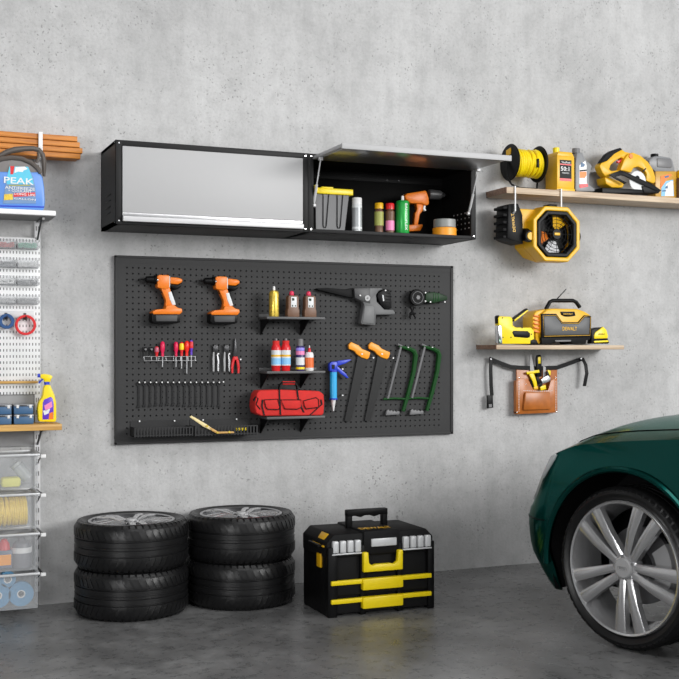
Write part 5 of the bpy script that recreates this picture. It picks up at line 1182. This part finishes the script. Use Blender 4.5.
# ---- tool belt
def belt():
    of = .03; c = CR(480, 345, 5.658); of2 = .075
    t = thing('tool_belt', 'brown leather tool pouch on a black webbing belt hung on the wall', 'tool belt', (WX(536, .04), -.03, WZ(536, 413, .04)))
    for (pts, nm) in (([(55, 78), (120, 105), (170, 124), (215, 128), (320, 132), (430, 128), (470, 115), (520, 98), (575, 78)], 'belt'), ):
        mb = MB(); mb.ribbon([(x, -of-.012*sin(pi*i/8), z) for i, (x, z) in enumerate(PP(c(pts), of))], (0, .003, .030) if 0 else (0, 0, .030), .004); part(nm, mb, 'black', t)
    mb = MB(); mb.ribbon([(x, -of-d, z) for (x, z), d in zip(PP(c([(58, 70), (54, 150), (58, 230), (62, 285)]), of), (.008, .015, .012, .012))], (.028, 0, 0), .004); part('hanging_strap', mb, 'black', t)
    mb = MB(); mb.ribbon([(x, -of-d, z) for (x, z), d in zip(PP(c([(572, 72), (584, 110), (586, 160), (577, 232)]), of), (.010, .03, .04, .03))], (.028, 0, 0), .004); part('strap_end', mb, 'black', t)
    mb = MB(); mb.pr(c([(42, 285), (74, 282), (76, 355), (42, 360)]), of+.022, .014, .003); bk = part('buckle', mb, 'black', t)
    mb = MB(); mb.pr(c([(50, 335), (68, 334), (68, 352), (51, 354)]), of+.024, .004, 0); part('buckle_window', mb, 'greydark', bk)
    mb = MB(); P = PP(c([(206, 128), (300, 122), (436, 126), (438, 380), (330, 384), (208, 390)]), of+.006); mb.prism(P, -of-.008, -of+.004, .003); part('back_panel', mb, 'leather', t)
    mb = MB(); P = PP(c([(212, 192), (270, 190), (300, 250), (330, 262), (385, 255), (400, 200), (432, 190), (434, 378), (212, 384)]), of2); mb.prism(P, -of2-.002, -of2+.003, .002); P = PP(c([(206, 200), (222, 200), (222, 388), (206, 388)]), of2); mb.prism(P, -of2, -of-.006, .003); P = PP(c([(426, 200), (438, 200), (438, 380), (426, 380)]), of2); mb.prism(P, -of2, -of-.006, .003); P = PP(c([(206, 376), (438, 370), (438, 382), (206, 392)]), of2); mb.prism(P, -of2, -of-.006, .003); pk = part('front_pocket', mb, 'leather', t)
    mb = MB(); P = PP(c([(256, 266), (398, 264), (402, 365), (246, 370)]), of2+.02); mb.prism(P, -of2-.022, -of2+.006, .010); part('small_pocket', mb, 'leather', t)
    mb = MB()
    for i in range(19):
        for X0 in (219, 428):
            P = PP(c([(X0, 205+i*9.3)]), of2)[0]; mb.box(P[0]-.0022, P[0]+.0022, -of2-.004, -of2+.001, P[1]-.0045, P[1]+.002)
    for i in range(16):
        P = PP(c([(248+i*10.5, 262-abs(i-8)*.5)]), of2)[0]; mb.box(P[0]-.004, P[0]+.003, -of2-.004, -of2+.001, P[1]-.0015, P[1]+.0025)
    part('stitching', mb, 'label', pk)
    for q in ((222, 186), (260, 222), (428, 184), (208, 382), (432, 378)):
        mb = MB(); P = PP(c([q]), of2)[0]; mb.lathe([(0, -.003), (.003, -.002), (.0045, 0), (.0045, .003)], (P[0], -of2-.002, P[1]), (0, 1, 0), 12); part('rivet', mb, 'chrome', pk)
    return c
c = belt()
for (q, lb) in (((62, 80), 'small silver wall nail holding the left end of the belt'), ((572, 76), 'small silver wall nail holding the right end of the belt')):
    P = PP(c([q]), .05)[0]; mb = MB(); mb.cyl((P[0], -.001, P[1]), (P[0], -.05, P[1]), .0025, None, 8); mb.cyl((P[0], -.052, P[1]), (P[0], -.049, P[1]), .007, None, 10); solo('nail', mb, 'chrome', lb, 'nail', (P[0], 0, P[1]), 'nails holding the belt')
of = .062
def inpouch(nm, lb, cat, parts):
    t = thing(nm, lb, cat, (WX(537, of), -of, WZ(537, 385, of)))
    for (pn, m_, pts, o, th, bv) in parts: mb = MB(); mb.pr(c(pts), o, th, bv); part(pn, mb, m_, t)
inpouch('pliers', 'yellow handled pliers leaning left in the leather pouch', 'pliers', [('handle', 'byellow', [(275, 160), (290, 145), (308, 165), (322, 210), (325, 245), (310, 245), (298, 205)], .062, .010, .003), ('handle', 'byellow', [(262, 152), (335, 140), (338, 156), (268, 166)], .068, .008, .002), ('jaws', 'black', [(290, 180), (305, 178), (325, 240), (300, 240)], .048, .008, .002)])
inpouch('knife', 'steel bladed knife standing upright left in the leather pouch', 'knife', [('blade', 'greymetal', [(283, 55), (292, 50), (308, 150), (284, 150)], .046, .005, 0), ('handle', 'black', [(282, 148), (308, 148), (310, 240), (288, 240)], .053, .010, .003)])
inpouch('screwdriver', 'tall yellow and black handled tool standing in the middle of the pouch', 'screwdriver', [('handle', 'black', [(318, 72), (325, 56), (345, 54), (350, 75), (352, 180), (320, 180)], .060, .015, .005), ('grip_inlay', 'byellow', [(328, 68), (344, 66), (344, 104), (330, 106)], .062, .01, .002)])
inpouch('cutters', 'steel cutters with yellow grips at the right of the pouch', 'cutters', [('jaws', 'steel', [(345, 195), (385, 170), (400, 185), (398, 205), (355, 222)], .070, .010, .003), ('handle', 'byellow', [(384, 140), (402, 145), (400, 172), (386, 172)], .066, .012, .003), ('handle', 'byellow', [(340, 235), (372, 225), (376, 250), (345, 258)], .066, .012, .003), ('blade', 'greymetal', [(358, 118), (372, 125), (372, 185), (358, 185)], .048, .004, 0), ('grip', 'black', [(376, 150), (384, 148), (398, 178), (388, 190), (378, 176)], .068, .010, .002), ('spring', 'black', [(330, 222), (350, 214), (356, 228), (338, 240)], .071, .008, .002)])
inpouch('adjustable_wrench', 'black wrench crossing behind the yellow grips in the pouch', 'wrench', [('handle', 'black', [(318, 185), (330, 175), (350, 215), (330, 222)], .066, .010, .002), ('jaw', 'yellow', [(305, 238), (328, 232), (330, 250), (306, 252)], .066, .010, .002)])

# ================================================================== LEFT RACK
UPX0, UPX1 = .9025, .936
mb = MB(); mb.box(UPX0, UPX1, -.028, -.002, .085, 2.80, .002)
t = thing('wall_upright', 'white slotted steel upright running down the wall at left', 'upright', ((UPX0+UPX1)/2, -.01, .085)); part('channel', mb, mat('white_track', (.72, .72, .73), .4), t)
mb = MB()
for k in range(36):
    z = .12+k*.073
    for dx in (.010, .023): mb.box(UPX0+dx-.003, UPX0+dx+.003, -.0295, -.026, z, z+.026)
part('slots', mb, 'greydark', t)
# lumber and its bracket
lz0 = 2.662
LB = [(0, -.01, .03, .055), (0, -.0, .087, .055), (1, .0, .03, .055), (1, .012, .087, .055), (2, .006, .03, .055), (2, -.004, .087, .055), (3, -.012, .03, .055), (3, -.018, .087, .055)]
xr = WX(80.5, .14)
nm_ = {0: 'lowest', 1: 'second', 2: 'third', 3: 'topmost'}
for i, (lv, dx, y, w) in enumerate(LB):
    mb = MB(); mb.box(-.6, xr+dx, -y-w, -y, lz0+lv*.034, lz0+lv*.034+.031, .003); o = solo('lumber_board', mb, 'orange_lumber', 'orange brown plank in the %s layer, %s' % (nm_[lv], 'at the front' if y > .05 else 'against the wall side'), 'plank', (0, -y, lz0+lv*.034), 'planks on the wall bracket')
mb = MB(); mb.box(UPX0+.005, UPX1-.005, -.15, -.0295, lz0-.014, lz0-.002, .002); mb.box(UPX0+.006, UPX0+.030, -.156, -.145, lz0-.014, lz0+.142, .002); solo('lumber_bracket', mb, 'white', 'white steel bracket holding the orange brown planks', 'bracket', (.92, -.1, lz0-.02))
# top shelf with jug
SZ = 2.325
t = thing('wall_shelf', 'white shelf board under the blue antifreeze jug at left', 'shelf', (.5, -.16, SZ)); mb = MB(); mb.box(-.1, .9836, -.32, -.030, SZ-.028, SZ, .002); mb.m(1).box(-.1, .9836, -.318, -.030, SZ-.0315, SZ-.027); part('board', mb, ['white', 'greydark'], t)
mb = MB(); mb.raw([(.915, -.03, SZ-.032), (.915, -.25, SZ-.032), (.915, -.03, SZ-.13), (.921, -.03, SZ-.032), (.921, -.25, SZ-.032), (.921, -.03, SZ-.13)], []) ; mb.box(.913, .925, -.24, -.03, SZ-.040, SZ-.032); mb.tube([(.919, -.20, SZ-.036), (.919, -.03, SZ-.14)], .006, 6); part('bracket', mb, 'darksteel', t)
mb = MB(); mb.cyl((.925, -.24, SZ-.032), (.925, -.24, SZ-.044), .008, None, 10); part('bracket_tip', mb, 'white', t)
def jug():
    c = CR(0, 140, 9.05); of = .30; t = thing('antifreeze_jug', 'big blue jug with dark handle and colourful label on the white shelf', 'jug', (WX(20, .2), -.2, SZ))
    def pp(pts, o=of): return [(x, max(z, SZ+.0008)) for x, z in PP(c(pts), o)]
    mb = MB(); mb.prism(pp([(-65, 636), (385, 638), (402, 620), (408, 560), (402, 430), (385, 330), (350, 290), (-60, 285), (-70, 330)]), -of, -.17, .014, seg=3); part('jug', mb, 'jugblue', t)
    mb = MB(); mb.prism(pp([(-62, 292), (352, 296), (375, 320), (392, 345), (380, 300), (345, 245), (285, 200), (200, 165), (110, 155), (20, 160), (-40, 190), (-60, 240)]), -of+.004, -.174, .010, seg=3); part('upper_jug', mb, mat('taupe_jug', (.20, .185, .18), .4), t)
    mb = MB(); P = pp([(-40, 190), (20, 168), (110, 158), (200, 168), (285, 205), (340, 250), (372, 300)], of+.004); mb.tube([(x, -of, z) for x, z in P], .013, 8); part('shoulder_rim', mb, 'darkjug', t)
    mb = MB(); P = pp([(-20, 150), (60, 110), (130, 90), (220, 78), (300, 76), (350, 90), (385, 130), (398, 180), (400, 260), (398, 330)], of-.06); mb.tube([(x, -of+.06, z) for x, z in P], [.012, .016, .018, .016, .015, .015, .014, .013, .012, .008], 10)
    P = pp([(352, 110), (352, 160), (330, 205)], of-.06); mb.tube([(x, -of+.06, z) for x, z in P], .010, 8); part('handle', mb, 'darkjug', t)
    mb = MB(); P = pp([(0, 596), (385, 606), (400, 606)], of+.003); mb.tube([(x, -of-.001, z) for x, z in P], .004, 6); part('lower_rib', mb, 'blue', t)
    mb = MB(); mb.prism(pp([(25, 575), (60, 340), (90, 240), (255, 245), (300, 340), (322, 450), (325, 575)], of), -of-.0025, -of+.004); l = part('label', mb, mat('label_steel_blue', (.16, .28, .48), .4), t)
    mb = MB(); mb.prism(pp([(62, 345), (85, 240), (255, 242), (295, 345), (305, 400), (60, 400)], of+.003), -of-.0035, -of); part('label_sky', mb, mat('turquoise_label', (.10, .55, .75), .4), l)
    mb = MB(); mb.prism(pp([(140, 245), (225, 240), (250, 262), (215, 275), (205, 290), (165, 285), (130, 300)], of+.004), -of-.0042, -of); part('label_peak', mb, 'white', l)
    mb = MB(); mb.prism(pp([(92, 236), (132, 236), (120, 310), (95, 310)], of+.004), -of-.0045, -of); part('label_badge', mb, 'red', l)
    mb = MB(); mb.prism(pp([(80, 405), (275, 405), (275, 415), (80, 415)], of+.004), -of-.0042, -of); part('label_line', mb, 'olive', l)
    mb = MB(); mb.prism(pp([(125, 480), (318, 474), (322, 505), (122, 515)], of+.004), -of-.0042, -of); part('red_strip', mb, 'red', l)
    mb = MB(); mb.prism(pp([(38, 492), (115, 485), (118, 540), (36, 545)], of+.004), -of-.0042, -of); part('yellow_patch', mb, 'gold', l)
    def tx(s, q, h, w, m_='white'): P = pp([q], of+.004)[0]; text(s, (P[0], -of-.0045, P[1]), h, m_, l, width=w, rot=-.02)
    tx('PEAK', (172, 370), .036, .165); tx('ANTIFREEZE', (180, 437), .016, .165); tx('+ COOLANT', (180, 462), .014, .13); tx('LONG LIFE', (225, 493), .013, .115); tx('GALLON', (226, 535), .010, .12)
jug()
# white slotted panel with the grey sheet below
mb = MB(); mb.box(-.1, UPX1, -.032, -.0285, 1.263, 2.193, .001); solo('slotted_pegboard', mb, 'slots', 'white steel panel with rows of small slots at left', 'panel', (0, -.03, 1.263))
mb = MB(); mb.box(-.1, UPX0-.002, -.020, -.003, .955, 1.262, .001); solo('grey_backboard', mb, mat('mid_grey_sheet', (.27, .27, .275), .5), 'plain grey sheet behind the dark blue boxes', 'panel', (.4, -.02, .955))
# small bins of fixings
rows = [(240.5, 248.5, 'red', 'green', 'red fixings', 'pale green fixings', 'top row'), (259, 267.5, 'steel', 'white', 'grey screws', 'white plugs', 'second row'), (277, 285, 'white', 'steel', 'pale plugs', 'dark grey screws', 'third row'), (296.5, 304, 'greylip', 'greymetal', 'shiny nuts', 'small silver screws', 'bottom row')]
mint = mat('mint_fixings', (.25, .55, .42), .5); salm = mat('salmon_fixings', (.62, .20, .19), .5)
for ri, (ya, yb, m0, m1, w0, w1, rw) in enumerate(rows):
    for si, (pa, pb_, mm, ww) in enumerate(((-6, 16.2, m0, w0), (17.5, 39, m1, w1))):
        of = .09; A, B = WX(pa, of), WX(pb_, of); zt, zb = WZ(20, ya, of), WZ(20, yb, of)
        mb = MB(); mb.box(A, B, -of, -.033, zb, zb+.004); mb.box(A, B, -of, -of+.003, zb, zt-.006); mb.box(A, A+.003, -of, -.033, zb, zt); mb.box(B-.003, B, -of, -.033, zb, zt); mb.box(A, B, -.036, -.033, zb, zt+.012)
        side = 'left' if si == 0 else 'right'
        solo('parts_bin', mb, 'clear', 'clear plastic bin of %s, %s bin of the %s' % (ww, side, rw), 'bin', ((A+B)/2, -.06, zb), 'clear bins on the white panel')
        mb = MB(); M2 = salm if (ri, si) == (0, 0) else mint if (ri, si) == (0, 1) else mm
        for q in range(150):
            x, y, z = random.uniform(A+.010, B-.010), random.uniform(-of+.010, -.044), zb+.009+random.random()*(.026)
            d = Vector((random.uniform(-1, 1), random.uniform(-1, 1), random.uniform(-.4, .4))).normalized()*.005; p = Vector((x, y, z)); mb.cyl(p-d, p+d, .003, None, 5)
        solo('fixings', mb, M2, '%s filling the %s bin of the %s' % (ww, side, rw), 'screws', ((A+B)/2, -.06, zb+.005), None, 'stuff')
# rail with two tape rings
mb = MB(); A, B = WX(-6, .036), WX(33.7, .036); mb.box(A, B, -.037, -.0325, WZ(20, 318.5, .036), WZ(20, 311, .036), .001); solo('label_rail', mb, mat('pale_rail', (.60, .61, .62), .4), 'pale grey strip behind the blue and red rings', 'rail', ((A+B)/2, -.035, WZ(20, 315, .036)))
for (px, py, ro, ri, m_, lb) in ((6.6, 321.3, 7.6, 4.4, 'navy', 'dark blue ring of tape on a hook on the white panel'), (25.6, 325, 10.2, 7.8, 'red', 'red ring of tape on a hook on the white panel')):
    of = .07; k = mpp(px, of); x, z = WX(px, of), WZ(px, py, of); mb = MB(); mb.ring([(ri*k, -.012), (ro*k-.002, -.012), (ro*k, -.01), (ro*k, .012), (ri*k, .012)], (x, -of+.005, z), (0, 1, 0), 40); solo('tape_ring', mb, m_ if m_ != 'navy' else mat('deep_blue_tape', (.01, .07, .22), .4), lb, 'tape', (x, -of, z))
    mb = MB(); zt = z+ri*k-.004; mb.tube([(x, -.033, zt), (x, -of-.022, zt), (x, -of-.026, zt+.012)], .0035, 8); mb.box(x-.009, x+.009, -.038, -.033, zt-.01, zt+.03, .002); solo('peg_hook', mb, 'darksteel', 'dark hook holding the %s ring' % ('blue' if m_ == 'navy' else 'red'), 'hook', (x, -.033, zt))
mb = MB(); of = .06; A, B = WX(-6, of), WX(38, of); z = WZ(20, 381.5, of); mb.box(A, B, -of, -.0325, z-.012, z+.003, .003); solo('wooden_rail', mb, 'oak_shelf', 'narrow wooden rail across the white slotted panel', 'rail', ((A+B)/2, -.045, z))
# oak shelf with boxes and spray bottle
OZ = 1.096
t = thing('wall_shelf', 'oak shelf board carrying the yellow spray bottle at left', 'shelf', (.5, -.12, OZ)); mb = MB(); mb.box(-.1, 1.030, -.245, -.030, OZ-.036, OZ, .003); part('board', mb, 'oak_shelf', t)
mb = MB(); mb.tube([(.919, -.20, OZ-.040), (.919, -.03, OZ-.13)], .007, 6); mb.box(.913, .925, -.22, -.03, OZ-.043, OZ-.036); part('bracket', mb, 'darksteel', t)
for (pa, pb_, lv, lb) in ((14.0, 33.8, 0, 'dark blue storage box, right column lower'), (14.0, 33.3, 1, 'dark blue storage box, right column upper'), (-8, 11.6, 0, 'dark blue storage box, left column lower'), (-8, 11.6, 1, 'dark blue storage box, left column upper')):
    of = .20; A, B = WX(pa, of), WX(pb_, of); k = mpp(20, of); z0 = OZ+lv*.058; t = thing('storage_box', lb+' on the oak shelf', 'box', ((A+B)/2, -.12, z0), 'dark blue storage boxes')
    mb = MB(); mb.box(A, B, -of, -.045, z0+.001, z0+.046, .005); part('box', mb, 'navy', t)
    mb = MB(); mb.box(A+.002, B+.001, -of-.003, -.043, z0+.046, z0+.0565, .003); part('lid', mb, mat('grey_box_lid', (.30, .31, .33), .4), t)
    for f in (.12, .78):
        mb = MB(); x = A+(B-A)*f; mb.box(x, x+.014, -of-.006, -of+.004, z0+.036, z0+.055, .002); part('clasp', mb, 'label', t)
    mb = MB(); mb.box(A+(B-A)*.3, A+(B-A)*.68, -of-.005, -of+.003, z0+.048, z0+.054, .001); part('handle_slot', mb, 'darksteel', t)
def spray():
    of = .15; c = CR(0, 360, 6.79); t = thing('spray_bottle', 'yellow cleaner spray bottle with blue and pink label on the oak shelf', 'spray bottle', (WX(46, of), -of, OZ))
    def pp(pts, o=of): return [(x, max(z, OZ+.0005)) for x, z in PP(c(pts), o)]
    mb = MB(); mb.prism(pp([(262, 418), (256, 400), (252, 330), (258, 290), (285, 245), (292, 190), (302, 168), (338, 168), (346, 190), (368, 240), (378, 290), (380, 400), (372, 420)]), -of-.028, -of+.028, .016, seg=3); b = part('bottle', mb, 'byellow', t)
    mb = MB(); mb.prism(pp([(288, 405), (290, 290), (300, 268), (345, 250), (358, 262), (365, 300), (362, 402)], of+.028), -of-.0295, -of-.02, .001); l = part('label', mb, 'purple', b)
    mb = MB(); mb.prism(pp([(300, 310), (350, 280), (356, 318), (308, 345)], of+.028), -of-.0305, -of-.028); part('label_pink', mb, 'pink', l)
    mb = MB(); mb.prism(pp([(335, 360), (360, 352), (360, 402), (330, 402)], of+.028), -of-.0305, -of-.028); part('label_orange', mb, 'orange', l)
    mb = MB(); mb.prism(pp([(292, 345), (340, 330), (330, 362), (300, 375)], of+.028), -of-.0305, -of-.028); part('label_white', mb, 'label', l)
    mb = MB(); P = pp([(318, 168), (318, 148)]); k = .018; mb.cyl((P[0][0], -of, P[0][1]), (P[1][0], -of, P[1][1]), .016, None, 16); part('collar', mb, 'blue', t)
    mb = MB(); mb.prism(pp([(300, 150), (296, 130), (272, 122), (272, 98), (300, 94), (340, 100), (358, 112), (345, 132), (340, 150)]), -of-.012, -of+.012, .005); part('trigger_head', mb, 'byellow', t)
    mb = MB(); P = pp([(272, 106), (255, 106)]); mb.cyl((P[0][0], -of, P[0][1]), (P[1][0], -of, P[1][1]), .011, None, 14); part('nozzle', mb, 'blue', t)
    mb = MB(); P = pp([(292, 128), (278, 140), (264, 158)]); mb.tube([(x, -of, z) for x, z in P], .005, 8); part('trigger', mb, 'blue', t)
spray()
# four translucent drawers on brackets
BZ = [(.735, .930), (.505, .705), (.270, .478), (.050, .250)]
names = ['topmost', 'second from the top', 'third from the top', 'lowest']
for i, (z0, z1) in enumerate(BZ):
    t = thing('clear_drawer', 'frosted clear drawer at lower left, %s of four' % names[i], 'drawer', (.6, -.16, z0), 'frosted clear drawers')
    A, B, y0, y1 = .30, .885, -.30, -.035; g = .003
    mb = MB(); mb.box(A, B, y0, y0+g, z0, z1-.004); mb.box(A, A+g, y0, y1, z0, z1-.004); mb.box(B-g, B, y0, y1, z0, z1-.004); mb.box(A, B, y1-g, y1, z0, z1-.004); mb.box(A, B, y0, y1, z0, z0+g); part('bin', mb, 'clear', t)
    mb = MB(); mb.box(A-.012, B+.012, y0-.012, y0+.010, z1-.010, z1+.004, .003); mb.box(A-.012, B+.012, y1-.010, y1+.002, z1-.010, z1+.004, .003); mb.box(B-.006, B+.012, y0, y1, z1-.010, z1+.004, .003); mb.box(A-.012, A+.006, y0, y1, z1-.010, z1+.004, .003); part('rim', mb, mat('pale_drawer_rim', (.50, .51, .52), .35, .2), t)
    mb = MB(); mb.box(UPX0+.008, UPX0+.018, -.275, -.028, z1-.020, z1-.008, .001); mb.m(1).box(UPX0-.000, UPX0+.030, -.292, -.274, z1-.024, z1-.004, .003)
    mb.m(0).tube([(UPX0+.013, -.22, z1-.016), (UPX0+.013, -.03, z1-.085)], .004, 6); solo('drawer_bracket', mb, ['darksteel', 'white'], 'dark bracket with white tip carrying the %s frosted drawer' % names[i].split(' of')[0], 'bracket', (UPX0+.013, -.1, z1-.02), 'drawer brackets')
# contents of the drawers
of = .20
z0 = BZ[0][0]+.004
A, B = WX(1, of), WX(20, of); mb = MB(); mb.box(A, B, -.24, -.15, z0, z0+.055, .014); solo('sponge', mb, mat('sponge_yellow', (.75, .72, .16), .8, 0, .1, .6, 200), 'yellow sponge in the topmost frosted drawer', 'sponge', ((A+B)/2, -.2, z0))
t = thing('plastic_jar', 'clear plastic jar tipped over in the topmost frosted drawer', 'jar', (WX(24, of), -of, z0)); p = Vector((WX(29, of), -.14, z0+.035)); q = Vector((WX(18, of), -.14, z0+.115)); mb = MB(); mb.cyl(p, q, .034, .034, 20, .004); part('jar', mb, 'clearjar', t); mb = MB(); d = (q-p).normalized(); mb.cyl(q, q+d*.018, .036, None, 20, .003); part('lid', mb, mat('grey_jar_lid', (.45, .47, .46), .4), t)
z0 = BZ[1][0]+.004; R = .085; mb = MB()
t = thing('coiled_hose', 'coil of yellow hose in the second frosted drawer', 'hose', (WX(10, of), -of, z0)); mb = MB()
for k in range(15):
    x = WX(-6+k*2.25, of); rr = R-.008+random.uniform(-.002, .002); tl = random.uniform(-.006, .006)
    mb.tube([(x+tl*sin(a), -.17+rr*cos(a)*.95, z0+R+rr*sin(a)) for a in [2*pi*s/28 for s in range(28)]], .0078, 8, True)
part('hose_coils', mb, mat('hose_yellow', (.86, .62, .07), .4), t); mb = MB(); x = WX(27, of); mb.cyl((x-.004, -.17, z0+R), (x+.004, -.17, z0+R), R*.5, None, 20); part('coil_end', mb, 'label', t)
z0 = BZ[2][0]+.004
t = thing('cleaner_bottle', 'grey bottle with white label in the third frosted drawer', 'bottle', (WX(22, of), -of, z0)); x = WX(21.5, of)
mb = MB(); mb.lathe([(0, 0), (.055, 0), (.058, .01), (.058, .11), (.045, .14), (.02, .155), (.02, .17), (0, .17)], (x, -of, z0), (0, 0, 1), 28); part('bottle', mb, mat('grey_bottle', (.20, .20, .22), .4), t); mb = MB(); mb.lathe([(.0585, .085), (.0588, .115)], (x, -of, z0), (0, 0, 1), 28); part('label', mb, 'white', t)
t = thing('cleaner_bottle', 'orange and grey bottle with red top in the third frosted drawer', 'bottle', (WX(3.5, of), -of, z0)); x = WX(4, of)
mb = MB(); mb.box(x-.045, x+.045, -.23, -.16, z0, z0+.105, .01); part('bottle', mb, mat('slate_bottle', (.14, .16, .22), .4), t); mb = MB(); mb.box(x-.03, x+.036, -.2325, -.229, z0+.02, z0+.08); part('label', mb, 'lorange', t); mb = MB(); mb.lathe([(0, .105), (.035, .105), (.03, .14), (.015, .165), (0, .17)], (x, -of, z0), (0, 0, 1), 20); part('cap', mb, 'red', t)
z0 = BZ[3][0]+.004
for (px, zz, ro, ri, lb) in ((21.2, .0, .070, .018, 'roll of blue masking tape, front right in the lowest drawer'), (-2, .0, .070, .018, 'roll of blue masking tape at the left edge of the lowest drawer'), (7.8, .115, .045, .018, 'roll of blue masking tape lying on the others in the lowest drawer')):
    x = WX(px, .24); r_ = ro; zc = z0+r_+zz; yy = -.22 if zz == 0 else -.22
    t = thing('masking_tape', lb, 'tape', (x, yy, zc-r_), 'blue masking tape rolls'); mb = MB(); mb.ring([(ri+.004, -.02), (r_, -.02), (r_, .02), (ri+.004, .02)], (x, yy, zc), (0, 1, 0), 40); part('roll', mb, 'tapeblue', t); mb = MB(); mb.ring([(ri, -.021), (ri+.005, -.021), (ri+.005, .021), (ri, .021)], (x, yy, zc), (0, 1, 0), 24); part('core', mb, 'white', t)
